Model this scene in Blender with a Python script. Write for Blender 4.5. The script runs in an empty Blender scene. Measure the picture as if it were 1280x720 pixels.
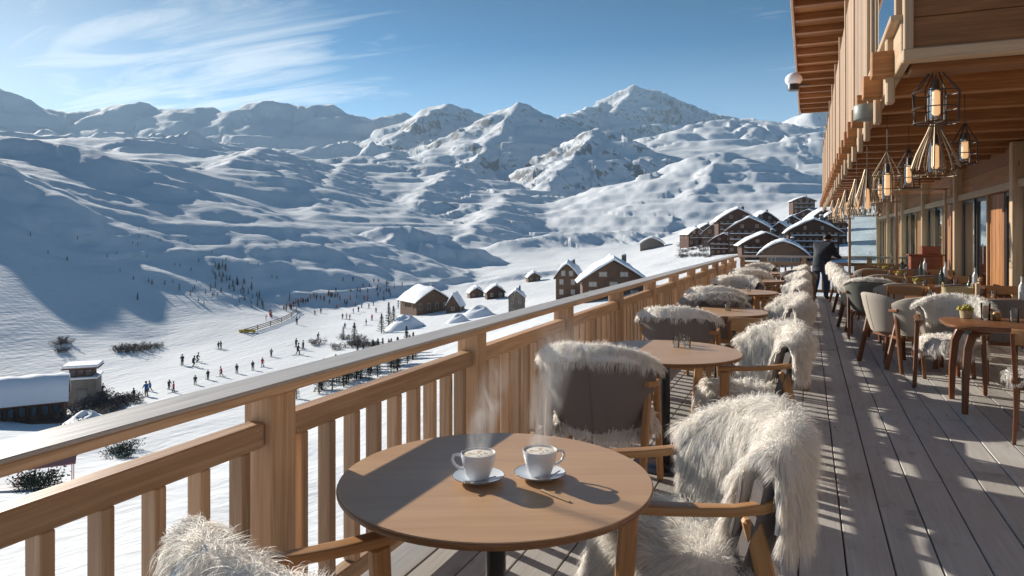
import bpy, math, random
import numpy as np
from mathutils import Vector, Matrix
random.seed(7); RNG = np.random.default_rng(7)
SC = bpy.context.scene
COL = SC.collection
PI = math.pi
# ------------------------------------------------------------------ camera
TH = math.radians(22.8); CT, ST = math.cos(TH), math.sin(TH)
CAMZ, FPX, HY = 1.5, 880.0, 295.0
cd = bpy.data.cameras.new('camera'); cam = bpy.data.objects.new('camera', cd); COL.objects.link(cam)
cam.location = (0, 0, CAMZ); cam.rotation_euler = (PI/2, 0, TH)
cd.lens = FPX/1280*36; cd.sensor_width = 36; cd.shift_y = -(360-HY)/1280
cd.clip_start = .05; cd.clip_end = 40000
SC.camera = cam
SC.view_settings.view_transform = 'Standard'; SC.view_settings.look = 'None'
SC.view_settings.gamma = 1; SC.view_settings.exposure = 0.68
SC.render.engine = 'CYCLES'
cy = SC.cycles
cy.use_denoising = True
cy.max_bounces = 6; cy.diffuse_bounces = 3; cy.glossy_bounces = 3; cy.transmission_bounces = 4
cy.transparent_max_bounces = 12; cy.volume_bounces = 0
cy.use_adaptive_sampling = True
cy.sample_clamp_indirect = 6

def world_pt(px, y, d):
    """real position of something seen in direction (px, y) at depth d metres"""
    xc = (px-640)/FPX*d
    return Vector((xc*CT - d*ST, xc*ST + d*CT, CAMZ - (y-HY)/FPX*d))

# ------------------------------------------------------------------ objects
def tag(o, label=None, cat=None, group=None, kind=None):
    if label: o['label'] = label
    if cat: o['category'] = cat
    if group: o['group'] = group
    if kind: o['kind'] = kind
    return o

def thing(name, label, cat, loc=(0, 0, 0), rz=0, group=None):
    o = bpy.data.objects.new(name, None); COL.objects.link(o)
    o.empty_display_size = .1
    o.location = loc; o.rotation_euler = (0, 0, rz)
    return tag(o, label, cat, group)

def copy_tree(o, parent=None):
    c = o.copy(); COL.objects.link(c); c.parent = parent
    for ch in list(o.children):
        copy_tree(ch, c)
    return c

class MB:
    """collects shapes, builds ONE mesh object"""
    def __init__(s):
        s.v = []; s.f = []; s.uv = []; s.t = []; s.sm = []; s.mi = []; s.m = 0; s.tint = None
    def _tv(s):
        return random.random() if s.tint is None else s.tint
    def add(s, vs, fs, uvs=None, smooth=False, tint=None):
        o = len(s.v); s.v.extend([tuple(x) for x in vs])
        tv = s._tv() if tint is None else tint
        for k, f in enumerate(fs):
            s.f.append([i+o for i in f]); s.sm.append(smooth); s.mi.append(s.m); s.t.append(tv)
            if uvs is not None: s.uv.append(uvs[k])
            else: s.uv.append([(vs[i][0]+vs[i][1], vs[i][2]) for i in f])
    def box(s, c, size, M=None, ax=0, bev=.004, taper=None, tint=None):
        """chamfered box, grain along local axis ax; taper=(sx,sy,sz) scale of the other two axes at the + end of ax"""
        hx = [size[0]/2, size[1]/2, size[2]/2]
        b = min(bev, min(hx)*.45)
        vs = []; idx = {}
        for sx in (-1, 1):
            for sy in (-1, 1):
                for sz in (-1, 1):
                    sg = (sx, sy, sz)
                    for a in range(3):
                        p = [sg[k]*(hx[k] - (0 if k == a else b)) for k in range(3)]
                        if b == 0 and a > 0: pass
                        idx[(sg, a)] = len(vs); vs.append(p)
        fs = []
        def flip(f, n):
            p = [Vector(vs[i]) for i in f]; nn = (p[1]-p[0]).cross(p[2]-p[0])
            if nn.dot(Vector(n)) < 0: f = f[::-1]
            return f
        for a in range(3):
            o1, o2 = (a+1) % 3, (a+2) % 3
            for sg in (-1, 1):
                q = []
                for (u, w) in ((-1, -1), (1, -1), (1, 1), (-1, 1)):
                    k = [0, 0, 0]; k[a] = sg; k[o1] = u; k[o2] = w; q.append(idx[(tuple(k), a)])
                n = [0, 0, 0]; n[a] = sg; fs.append(flip(q, n))
            for u in (-1, 1):        # edges parallel to a
                for w in (-1, 1):
                    k0 = [0, 0, 0]; k0[a] = -1; k0[o1] = u; k0[o2] = w
                    k1 = list(k0); k1[a] = 1; k0 = tuple(k0); k1 = tuple(k1)
                    q = [idx[(k0, o1)], idx[(k1, o1)], idx[(k1, o2)], idx[(k0, o2)]]
                    n = [0, 0, 0]; n[o1] = u; n[o2] = w; fs.append(flip(q, n))
        for sx in (-1, 1):
            for sy in (-1, 1):
                for sz in (-1, 1):
                    fs.append(flip([idx[((sx, sy, sz), a)] for a in range(3)], (sx, sy, sz)))
        ou, ov = random.random()*40, random.random()*40
        o1, o2 = (ax+1) % 3, (ax+2) % 3
        uvs = [[(vs[i][ax]+ou, vs[i][o1]+vs[i][o2]*1.0+ov) for i in f] for f in fs]
        if taper:
            for p in vs:
                t = (p[ax]/hx[ax]+1)/2
                for q in (o1, o2):
                    p[q] *= 1+(taper[q]-1)*t
        c = Vector(c)
        if M is not None: vs = [c + M @ Vector(p) for p in vs]
        else: vs = [c + Vector(p) for p in vs]
        s.add(vs, fs, uvs, False, tint)
    def beam(s, p0, p1, w, h, up=(0, 0, 1), bev=.004, taper=None, tint=None):
        """box from p0 to p1; w = across, h = along 'up'"""
        p0 = Vector(p0); p1 = Vector(p1); d = p1-p0; L = d.length; x = d.normalized()
        up = Vector(up)
        if abs(up.normalized().dot(x)) > .98: up = Vector((0, 1, 0)) if abs(x.y) < .9 else Vector((1, 0, 0))
        y = up.cross(x).normalized(); z = x.cross(y)
        M = Matrix((x, y, z)).transposed()
        s.box((p0+p1)/2, (L, w, h), M, 0, bev, (1, taper, taper) if taper else None, tint)
    def sweep(s, pts, w, h, up=(0, 0, 1), r=.25, closed=False, tint=None, n=12, caps=True):
        """rounded-rectangle section swept along pts; w,h numbers or lists"""
        pts = [Vector(p) for p in pts]; N = len(pts); up = Vector(up)
        sec = []
        for k in range(n):
            a = 2*PI*(k+.5)/n
            cx, sx = math.cos(a), math.sin(a)
            e = r*2 if r < .5 else 1.0
            sec.append((math.copysign(abs(cx)**e, cx), math.copysign(abs(sx)**e, sx)))
        vs = []; L = 0; Ls = []
        for i, p in enumerate(pts):
            if closed: t = pts[(i+1) % N]-pts[i-1]
            else: t = pts[min(i+1, N-1)]-pts[max(i-1, 0)]
            t.normalize()
            u = up - t*up.dot(t)
            if u.length < .05: u = Vector((1, 0, 0)) - t*t.x
            u.normalize(); b = u.cross(t)
            ww = w[i] if isinstance(w, (list, tuple)) else w
            hh = h[i] if isinstance(h, (list, tuple)) else h
            if i: L += (pts[i]-pts[i-1]).length
            Ls.append(L)
            for (a, c) in sec: vs.append(p + b*(a*ww/2) + u*(c*hh/2))
        fs = []; uvs = []; ou, ov = random.random()*40, random.random()*40
        per = [k*.01 for k in range(n+1)]
        for i in range(N if closed else N-1):
            j = (i+1) % N
            for k in range(n):
                k2 = (k+1) % n
                fs.append([i*n+k, i*n+k2, j*n+k2, j*n+k])
                l0, l1 = Ls[i]+ou, (Ls[j] if j else L+.1)+ou
                uvs.append([(l0, per[k]+ov), (l0, per[k+1]+ov), (l1, per[k+1]+ov), (l1, per[k]+ov)])
        if not closed and caps:
            fs.append(list(range(n))[::-1]); uvs.append([(ou, ov+sec[k][0]*.02) for k in range(n)])
            fs.append([(N-1)*n+k for k in range(n)]); uvs.append([(ou, ov+sec[k][0]*.02) for k in range(n)])
        s.add(vs, fs, uvs, True, tint)
    def tube(s, pts, r, n=8, closed=False, tint=None):
        rr = [x*2 for x in r] if isinstance(r, (list, tuple)) else r*2
        s.sweep(pts, rr, rr, r=.5, n=n, closed=closed, tint=tint)
    def lathe(s, prof, c=(0, 0, 0), n=32, tint=None, M=None):
        c = Vector(c); vs = []; fs = []; uvs = []
        for (r, z) in prof:
            for k in range(n):
                a = 2*PI*k/n; p = Vector((r*math.cos(a), r*math.sin(a), z))
                if M is not None: p = M @ p
                vs.append(c+p)
        for i in range(len(prof)-1):
            for k in range(n):
                k2 = (k+1) % n
                fs.append([i*n+k, i*n+k2, (i+1)*n+k2, (i+1)*n+k])
        fs.append(list(range(n))[::-1]); fs.append([(len(prof)-1)*n+k for k in range(n)])
        uvs = [[(vs[i].x, vs[i].y+vs[i].z) for i in f] for f in fs]
        s.add(vs, fs, uvs, True, tint)
    def grid(s, P, nu, nv, closed_u=False, tint=None, flip=False, uvs=True):
        """P[i][j] points"""
        vs = [P[i][j] for i in range(nu) for j in range(nv)]; fs = []; uv = []
        for i in range(nu if closed_u else nu-1):
            i2 = (i+1) % nu
            for j in range(nv-1):
                f = [i*nv+j, i2*nv+j, i2*nv+j+1, i*nv+j+1]
                u = [(i*.05, j*.05), ((i+1)*.05, j*.05), ((i+1)*.05, (j+1)*.05), (i*.05, (j+1)*.05)]
                if flip: f = f[::-1]; u = u[::-1]
                fs.append(f); uv.append(u)
        s.add(vs, fs, uv, True, tint)
    def blob(s, c, r, n=10, m=7, jit=.0, tint=None):
        c = Vector(c); r = r if isinstance(r, (tuple, list)) else (r, r, r); P = []
        for i in range(n):
            row = []
            for j in range(m):
                a = 2*PI*i/n; b = PI*j/(m-1)-PI/2
                q = 1+jit*(random.random()-.5)
                row.append(c+Vector((r[0]*math.cos(a)*math.cos(b)*q, r[1]*math.sin(a)*math.cos(b)*q, r[2]*math.sin(b)*q)))
            P.append(row)
        s.grid(P, n, m, True, tint)
    def mesh(s, name, mats):
        me = bpy.data.meshes.new(name)
        me.from_pydata(s.v, [], s.f)
        uvl = me.uv_layers.new(name='UVMap')
        flat = [c for f in s.uv for q in f for c in q]
        uvl.data.foreach_set('uv', flat)
        at = me.attributes.new('tint', 'FLOAT', 'FACE'); at.data.foreach_set('value', s.t)
        me.polygons.foreach_set('use_smooth', s.sm)
        if not isinstance(mats, (list, tuple)): mats = [mats]
        for m in mats: me.materials.append(m)
        if len(mats) > 1: me.polygons.foreach_set('material_index', s.mi)
        me.validate(clean_customdata=False); me.update()
        if any(s.sm):
            try: me.set_sharp_from_angle(angle=math.radians(42))
            except Exception: pass
        return me
    def build(s, name, mats, parent=None, loc=None, rz=0):
        o = bpy.data.objects.new(name, s.mesh(name, mats)); COL.objects.link(o)
        o.parent = parent
        if loc is not None: o.location = loc
        if rz: o.rotation_euler = (0, 0, rz)
        return o

# ------------------------------------------------------------------ materials
def nm(name):
    m = bpy.data.materials.new(name); m.use_nodes = True
    nt = m.node_tree; nt.nodes.clear()
    out = nt.nodes.new('ShaderNodeOutputMaterial')
    return m, nt, out
def N(nt, t, **kw):
    n = nt.nodes.new(t)
    for k, v in kw.items():
        if k.startswith('i_'): n.inputs[k[2:].replace('_', ' ')].default_value = v
        elif k.startswith('n'): 
            if k[1:].isdigit(): n.inputs[int(k[1:])].default_value = v
            else: setattr(n, k, v)
        else: setattr(n, k, v)
    return n
def ramp(nt, stops, interp='LINEAR'):
    r = nt.nodes.new('ShaderNodeValToRGB'); e = r.color_ramp.elements
    r.color_ramp.interpolation = interp
    while len(e) < len(stops): e.new(.5)
    for k, (p, c) in enumerate(stops):
        e[k].position = p
        e[k].color = (c, c, c, 1) if isinstance(c, (int, float)) else (*c, 1)
    return r
def math_(nt, op, a, b=None, clamp=False):
    n = nt.nodes.new('ShaderNodeMath'); n.operation = op; n.use_clamp = clamp
    for i, x in enumerate((a, b)):
        if x is None: continue
        if isinstance(x, (int, float)): n.inputs[i].default_value = x
        else: nt.links.new(x, n.inputs[i])
    return n.outputs[0]
def mix(nt, fac, a, b, mode='MIX'):
    n = nt.nodes.new('ShaderNodeMix'); n.data_type = 'RGBA'; n.blend_type = mode
    for i, x in ((0, fac), (6, a), (7, b)):
        if isinstance(x, (int, float)): n.inputs[i].default_value = x
        elif isinstance(x, tuple): n.inputs[i].default_value = (*x, 1)
        else: nt.links.new(x, n.inputs[i])
    return n.outputs[2]
def pbsdf(nt, out, col=None, rough=.5, spec=.5, normal=None, **kw):
    b = nt.nodes.new('ShaderNodeBsdfPrincipled')
    if isinstance(col, tuple): b.inputs['Base Color'].default_value = (*col, 1)
    elif col is not None: nt.links.new(col, b.inputs['Base Color'])
    if isinstance(rough, (int, float)): b.inputs['Roughness'].default_value = rough
    else: nt.links.new(rough, b.inputs['Roughness'])
    b.inputs['Specular IOR Level'].default_value = spec
    if normal is not None: nt.links.new(normal, b.inputs['Normal'])
    for k, v in kw.items(): b.inputs[k.replace('_', ' ')].default_value = v
    nt.links.new(b.outputs[0], out.inputs[0]); return b
def bump(nt, h, strength=.3, dist=.01):
    b = nt.nodes.new('ShaderNodeBump'); b.inputs['Strength'].default_value = strength
    b.inputs['Distance'].default_value = dist; nt.links.new(h, b.inputs['Height']); return b.outputs[0]

def wood(name, c0, c1, c2=None, rough=.5, scale=1.0, var=.35, bumpd=.002, knots=True, spec=.4, contrast=1.0):
    m, nt, out = nm(name); L = nt.links
    uv = N(nt, 'ShaderNodeUVMap'); at = N(nt, 'ShaderNodeAttribute', attribute_name='tint')
    mp = N(nt, 'ShaderNodeMapping'); mp.inputs['Scale'].default_value = (1.6*scale, 42*scale, 1); L.new(uv.outputs[0], mp.inputs[0])
    n1 = N(nt, 'ShaderNodeTexNoise'); n1.inputs['Scale'].default_value = 1.0; n1.inputs['Detail'].default_value = 5; n1.inputs['Distortion'].default_value = .9
    L.new(mp.outputs[0], n1.inputs[0])
    mp2 = N(nt, 'ShaderNodeMapping'); mp2.inputs['Scale'].default_value = (.9*scale, 7*scale, 1); L.new(uv.outputs[0], mp2.inputs[0])
    n2 = N(nt, 'ShaderNodeTexNoise'); n2.inputs['Scale'].default_value = 1.0; n2.inputs['Detail'].default_value = 3; n2.inputs['Distortion'].default_value = 1.4
    L.new(mp2.outputs[0], n2.inputs[0])
    r1 = ramp(nt, [(.5-.2/contrast, 0.0), (.5+.22/contrast, 1.0)]); L.new(n1.outputs[0], r1.inputs[0])
    col = mix(nt, r1.outputs[0], c0, c1)
    r2 = ramp(nt, [(.35, 0.0), (.75, 1.0)]); L.new(n2.outputs[0], r2.inputs[0])
    col = mix(nt, math_(nt, 'MULTIPLY', r2.outputs[0], .55), col, c2 if c2 else c0)
    if knots:
        mp3 = N(nt, 'ShaderNodeMapping'); mp3.inputs['Scale'].default_value = (1.7*scale, 6.5*scale, 1); L.new(uv.outputs[0], mp3.inputs[0])
        vo = N(nt, 'ShaderNodeTexVoronoi'); vo.inputs['Scale'].default_value = 1.0; L.new(mp3.outputs[0], vo.inputs[0])
        r3 = ramp(nt, [(.03, 1.0), (.11, 0.0)]); L.new(vo.outputs['Distance'], r3.inputs[0])
        gt = math_(nt, 'GREATER_THAN', vo.outputs['Color'], .55)
        col = mix(nt, math_(nt, 'MULTIPLY', r3.outputs[0], math_(nt, 'MULTIPLY', gt, .75)), col, tuple(x*.3 for x in c0))
    tv = math_(nt, 'ADD', math_(nt, 'MULTIPLY', at.outputs['Fac'], var), 1-var/2)
    vm = N(nt, 'ShaderNodeVectorMath', operation='SCALE'); L.new(col, vm.inputs[0]); L.new(tv, vm.inputs[3])
    rg = math_(nt, 'ADD', math_(nt, 'MULTIPLY', n1.outputs[0], .25), rough-.12)
    pbsdf(nt, out, vm.outputs[0], rg, spec, bump(nt, n1.outputs[0], .6, bumpd))
    return m

def plain(name, col, rough=.5, spec=.5, var=.0, nscale=20, bumpd=0, **kw):
    m, nt, out = nm(name); L = nt.links
    c = col; nrm = None
    tc = N(nt, 'ShaderNodeTexCoord')
    n1 = N(nt, 'ShaderNodeTexNoise'); n1.inputs['Scale'].default_value = nscale; n1.inputs['Detail'].default_value = 4
    L.new(tc.outputs['Object'], n1.inputs[0])
    if var:
        c = mix(nt, n1.outputs[0], tuple(x*(1-var) for x in col), tuple(min(1, x*(1+var)) for x in col))
    if bumpd: nrm = bump(nt, n1.outputs[0], .6, bumpd)
    pbsdf(nt, out, c, rough, spec, nrm, **kw)
    return m

M = {}
M['larch'] = wood('larch_wood', (.46, .285, .16), (.66, .45, .28), (.36, .215, .125), rough=.45, var=.5, contrast=1.6, bumpd=.004)
M['larch_grey'] = wood('sunlit_grey_rail_top', (.44, .40, .36), (.62, .59, .56), (.50, .46, .42), rough=.42, spec=.5)  # glancing sunlight on the rail top is put into this pale grey
M['oak'] = wood('oak_wood', (.36, .175, .065), (.52, .28, .12), (.42, .21, .08), rough=.38, scale=1.6, var=.15, knots=False)
M['walnut'] = wood('walnut_wood', (.13, .05, .022), (.25, .105, .045), (.17, .07, .03), rough=.35, scale=1.6, var=.2, knots=False)
M['table'] = wood('table_top_wood', (.50, .295, .155), (.64, .405, .23), (.44, .245, .12), rough=.34, scale=.9, var=.05, knots=False, bumpd=.0003, contrast=.8)
M['edge'] = wood('table_edge_wood', (.18, .08, .032), (.28, .135, .055), rough=.4, scale=1.0, var=.1, knots=False)
M['board'] = wood('facade_board', (.24, .095, .028), (.42, .195, .07), (.17, .06, .018), rough=.5, var=.5)
M['soffit'] = wood('soffit_board', (.27, .105, .03), (.47, .22, .075), (.18, .065, .02), rough=.5, var=.5)
M['pale'] = wood('pale_spruce', (.40, .27, .16), (.58, .43, .28), (.46, .31, .18), rough=.5, var=.3)
M['slat'] = wood('balcony_slat', (.30, .19, .115), (.47, .33, .21), (.33, .2, .12), rough=.55, var=.55)
M['darkframe'] = plain('dark_window_frame', (.035, .03, .028), .35)
M['shell'] = plain('taupe_fabric', (.19, .165, .158), .85, .2, .18, 260, .0006)
M['shell_beige'] = plain('beige_fabric', (.42, .37, .31), .9, .2, .15, 220, .0006)
M['shell_green'] = plain('grey_green_fabric', (.17, .17, .145), .9, .2, .15, 220, .0006)
M['seatpad'] = plain('seat_pad_fabric', (.13, .115, .11), .9, .2, .15, 240, .0006)
M['black'] = plain('black_metal', (.012, .012, .014), .3, .5, .1)
M['iron'] = plain('dark_iron_wire', (.06, .042, .03), .45, .5, .2, 60)
M['bronze'] = plain('aged_bronze_wire', (.30, .22, .14), .45, .5, .25, 60, 0, Metallic=.5)
M['china'] = plain('white_china', (.72, .74, .76), .12, .6, .03, 8)
M['china_rim'] = plain('grey_china_rim', (.12, .14, .17), .15, .6)
M['steel'] = plain('polished_steel', (.6, .6, .6), .18, .5, 0, 5, 0, Metallic=1.0)
M['hide'] = plain('sheepskin_hide', (.88, .84, .77), .95, .1, .1, 60, .004)
M['wax'] = plain('cream_candle_wax', (.78, .66, .46), .5, .4, .05, 20, 0, Subsurface_Weight=.3)
M['jacket'] = plain('navy_padded_jacket', (.022, .027, .038), .7, .3, .3, 12, .01)
M['jeans'] = plain('blue_jeans', (.035, .06, .11), .85, .2, .3, 20)
M['skin'] = plain('skin', (.55, .32, .23), .55, .4)
M['hair'] = plain('dark_hair', (.02, .014, .01), .6, .4)
M['roofmetal'] = plain('grey_drum_metal', (.22, .23, .2), .45, .5, .1, 10)
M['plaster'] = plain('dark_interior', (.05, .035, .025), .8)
M['timber'] = plain('dark_chalet_timber', (.085, .042, .03), .8, .3, .4, .9)
M['timber_mid'] = plain('brown_chalet_timber', (.15, .085, .055), .8, .3, .4, .9)
M['timber_warm'] = plain('faded_warm_timber', (.24, .165, .12), .8, .3, .3, .9)
M['timber_grey'] = plain('grey_chalet_timber', (.19, .155, .13), .8, .3, .3, .9)
M['stone'] = plain('grey_stone_wall', (.19, .17, .15), .9, .3, .5, 1.3, .1)
M['winfar'] = plain('far_window_glass', (.05, .07, .09), .1, .8)
M['winpale'] = plain('pale_curtained_window', (.42, .45, .48), .3, .6)
M['roofsnow'] = plain('roof_snow', (.86, .88, .92), .7, .3, .02, .6, .06)
M['rock'] = plain('rock', (.12, .1, .09), .9, .3, .5, .5, .2)
M['awning'] = plain('faded_red_awning', (.50, .22, .19), .8)
M['yellowpad'] = plain('yellow_safety_pad', (.75, .5, .06), .7)
M['needle'] = plain('conifer_needles', (.028, .042, .03), .9, .2, .5, 4)
M['twig'] = plain('frosted_twigs', (.13, .11, .10), .9, .2, .4, 4)
M['bark'] = plain('bark', (.07, .05, .035), .9, .2, .3, 6)
M['wicker'] = plain('wicker_basket', (.42, .33, .19), .8, .2, .4, 90, .006)
M['redwood'] = wood('reddish_cabinet_wood', (.22, .06, .03), (.33, .11, .05), rough=.35, scale=1.3, var=.2, knots=False)

def glass_mat(name, tint=(.9, .95, .95), rough=.0, refl=1.0, base=.0):
    m, nt, out = nm(name); L = nt.links
    fr = N(nt, 'ShaderNodeFresnel'); fr.inputs[0].default_value = 1.5
    tr = N(nt, 'ShaderNodeBsdfTransparent'); tr.inputs[0].default_value = (*tint, 1)
    gl = N(nt, 'ShaderNodeBsdfGlossy'); gl.inputs['Roughness'].default_value = rough
    ms = N(nt, 'ShaderNodeMixShader')
    L.new(math_(nt, 'ADD', math_(nt, 'MULTIPLY', fr.outputs[0], refl), base, True), ms.inputs[0]); L.new(tr.outputs[0], ms.inputs[1]); L.new(gl.outputs[0], ms.inputs[2])
    L.new(ms.outputs[0], out.inputs[0]); return m
M['glass'] = glass_mat('clear_glass', (.82, .88, .88), 0, 1.3)
M['pane'] = glass_mat('window_glass', (.35, .4, .42), .01, 2.2, .28)
M['glassware'] = glass_mat('drinking_glass', (.9, .93, .94), .02, 1.6)

def emit(name, col, s, base=(.8, .6, .4)):
    m, nt, out = nm(name)
    b = pbsdf(nt, out, base, .5); b.inputs['Emission Color'].default_value = (*col, 1); b.inputs['Emission Strength'].default_value = s
    return m
M['bulb'] = emit('lit_candle_bulb', (1, .52, .22), .5)

def coffee_mat():
    m, nt, out = nm('coffee_with_milk_foam'); L = nt.links
    tc = N(nt, 'ShaderNodeTexCoord')
    n = N(nt, 'ShaderNodeTexNoise'); n.inputs['Scale'].default_value = 24; n.inputs['Detail'].default_value = 2; n.inputs['Distortion'].default_value = 2.6
    L.new(tc.outputs['Object'], n.inputs[0])
    r = ramp(nt, [(.48, (.93, .87, .76)), (.54, (.92, .84, .70)), (.585, (.40, .2, .07)), (.63, (.70, .52, .32))]); L.new(n.outputs[0], r.inputs[0])
    ln = N(nt, 'ShaderNodeVectorMath', operation='LENGTH'); L.new(tc.outputs['Object'], ln.inputs[0])
    r2 = ramp(nt, [(.0, 0.0), (.0835, 0.0), (.0872, 1.0)]); L.new(ln.outputs['Value'], r2.inputs[0])
    c = mix(nt, r2.outputs[0], r.outputs[0], (.50, .29, .13))
    pbsdf(nt, out, c, .35); return m
M['coffee'] = coffee_mat()

def fur_mat(name, c, tipc, trans=.35):
    m, nt, out = nm(name); L = nt.links
    at = N(nt, 'ShaderNodeAttribute', attribute_name='tint')
    col = mix(nt, at.outputs['Fac'], c, tipc)
    b = N(nt, 'ShaderNodeBsdfPrincipled'); L.new(col, b.inputs['Base Color']); b.inputs['Roughness'].default_value = .55
    b.inputs['Specular IOR Level'].default_value = .25; b.inputs['Sheen Weight'].default_value = .2
    t = N(nt, 'ShaderNodeBsdfTranslucent'); L.new(col, t.inputs[0])
    ms = N(nt, 'ShaderNodeMixShader'); ms.inputs[0].default_value = trans
    L.new(b.outputs[0], ms.inputs[1]); L.new(t.outputs[0], ms.inputs[2]); L.new(ms.outputs[0], out.inputs[0]); return m
M['fur'] = fur_mat('cream_sheep_fur', (.88, .82, .74), (.97, .95, .91), .48)
M['fur_grey'] = fur_mat('grey_sheep_fur', (.42, .38, .35), (.62, .58, .54))
# ------------------------------------------------------------------ light
SUN_EL = math.radians(20); SUN_LEFT = math.radians(67.8)      # sun 67.8 deg left of +Y
sd = Vector((-math.sin(SUN_LEFT)*math.cos(SUN_EL), math.cos(SUN_LEFT)*math.cos(SUN_EL), math.sin(SUN_EL)))
ld = bpy.data.lights.new('sun', 'SUN'); ld.energy = 5.0; ld.angle = math.radians(.5); ld.color = (1, .93, .83)
lo = bpy.data.objects.new('sun', ld); COL.objects.link(lo); lo.location = (-60, 30, 60)
lo.rotation_euler = (-sd).to_track_quat('-Z', 'Y').to_euler()
w = bpy.data.worlds.new('World'); SC.world = w; w.use_nodes = True
nt = w.node_tree; nt.nodes.clear(); L = nt.links
wo = N(nt, 'ShaderNodeOutputWorld'); bg = N(nt, 'ShaderNodeBackground'); L.new(bg.outputs[0], wo.inputs[0])
bg.inputs[1].default_value = .092
sky = N(nt, 'ShaderNodeTexSky', sky_type='NISHITA', sun_disc=False)
sky.sun_elevation = SUN_EL; sky.sun_rotation = -SUN_LEFT
sky.altitude = 2000; sky.air_density = 1.0; sky.dust_density = .12; sky.ozone_density = 4
tc = N(nt, 'ShaderNodeTexCoord')
sep = N(nt, 'ShaderNodeSeparateXYZ'); L.new(tc.outputs['Generated'], sep.inputs[0])
zz = math_(nt, 'ADD', math_(nt, 'MAXIMUM', sep.outputs[2], 0.0), .07)
cx = math_(nt, 'DIVIDE', sep.outputs[0], zz); cyy = math_(nt, 'DIVIDE', sep.outputs[1], zz)
cmb = N(nt, 'ShaderNodeCombineXYZ'); L.new(cx, cmb.inputs[0]); L.new(cyy, cmb.inputs[1])
mp = N(nt, 'ShaderNodeMapping'); mp.inputs['Rotation'].default_value = (0, 0, math.radians(-38)); mp.inputs['Scale'].default_value = (.32, 1.15, 1)
L.new(cmb.outputs[0], mp.inputs[0])
n1 = N(nt, 'ShaderNodeTexNoise'); n1.inputs['Scale'].default_value = 2.3; n1.inputs['Detail'].default_value = 10; n1.inputs['Roughness'].default_value = .62; n1.inputs['Distortion'].default_value = 1.1
L.new(mp.outputs[0], n1.inputs[0])
def lobe(px, y, tight):
    v = (world_pt(px, y, 1000)-Vector((0, 0, CAMZ))).normalized()
    dp = N(nt, 'ShaderNodeVectorMath', operation='DOT_PRODUCT'); L.new(tc.outputs['Generated'], dp.inputs[0]); dp.inputs[1].default_value = v
    return math_(nt, 'POWER', math_(nt, 'MAXIMUM', dp.outputs['Value'], 0.0), tight)
win = math_(nt, 'ADD', math_(nt, 'ADD', lobe(230, 100, 110), math_(nt, 'MULTIPLY', lobe(380, 95, 160), .7)), math_(nt, 'ADD', math_(nt, 'MULTIPLY', lobe(10, 35, 260), .9), math_(nt, 'MULTIPLY', lobe(110, 128, 300), .8)))
cl = math_(nt, 'ADD', n1.outputs[0], math_(nt, 'MULTIPLY', win, .24))
rc = ramp(nt, [(.60, 0.0), (.88, 1.0)]); L.new(cl, rc.inputs[0])
low = ramp(nt, [(.14, 1.0), (.26, .0)]); L.new(sep.outputs[2], low.inputs[0])      # thin pale band near the horizon
fac = math_(nt, 'MAXIMUM', math_(nt, 'MULTIPLY', rc.outputs[0], .62), math_(nt, 'ADD', math_(nt, 'MULTIPLY', low.outputs[0], .20), math_(nt, 'MULTIPLY', lobe(-90, -10, 30), .4)))
tintc = mix(nt, 1.0, sky.outputs[0], (.33, .93, 1.04), 'MULTIPLY')
c = mix(nt, fac, tintc, (11.0, 11.8, 12.3))
hi_ = ramp(nt, [(.06, .92), (.34, .46)]); L.new(sep.outputs[2], hi_.inputs[0])     # the zenith is deeper at altitude
L.new(mix(nt, 1.0, c, hi_.outputs[0], 'MULTIPLY'), bg.inputs[0])

# ------------------------------------------------------------------ terrain
def _hash(ix, iy, seed):
    h = (ix.astype(np.int64)*374761393 + iy.astype(np.int64)*668265263 + seed*1442695041) & 0xffffffff
    h = ((h ^ (h >> 13))*1274126177) & 0xffffffff
    h = h ^ (h >> 16)
    return h
def perlin(x, y, seed=0):
    xi = np.floor(x); yi = np.floor(y); xf = x-xi; yf = y-yi; xi = xi.astype(np.int64); yi = yi.astype(np.int64)
    u = xf*xf*xf*(xf*(xf*6-15)+10); v = yf*yf*yf*(yf*(yf*6-15)+10)
    def g(ax, ay, dx, dy):
        a = _hash(ax, ay, seed)/4294967296.0*2*np.pi
        return np.cos(a)*dx+np.sin(a)*dy
    n00 = g(xi, yi, xf, yf); n10 = g(xi+1, yi, xf-1, yf); n01 = g(xi, yi+1, xf, yf-1); n11 = g(xi+1, yi+1, xf-1, yf-1)
    return ((n00*(1-u)+n10*u)*(1-v)+(n01*(1-u)+n11*u)*v)*1.5
def fbm(x, y, o=5, seed=0, ridged=False, gain=.5):
    s = 0; a = 1; t = 0
    for k in range(o):
        n = perlin(x, y, seed+k*17)
        if ridged: n = 1-2*np.abs(n)*1.3
        s = s+a*n; t += a; a *= gain; x = x*2.03+13.7; y = y*2.03-7.1
    return s/t
_D = [20, 35, 60, 90, 130, 180, 250, 350, 500, 700, 1000, 1500, 2500, 4000]
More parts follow.
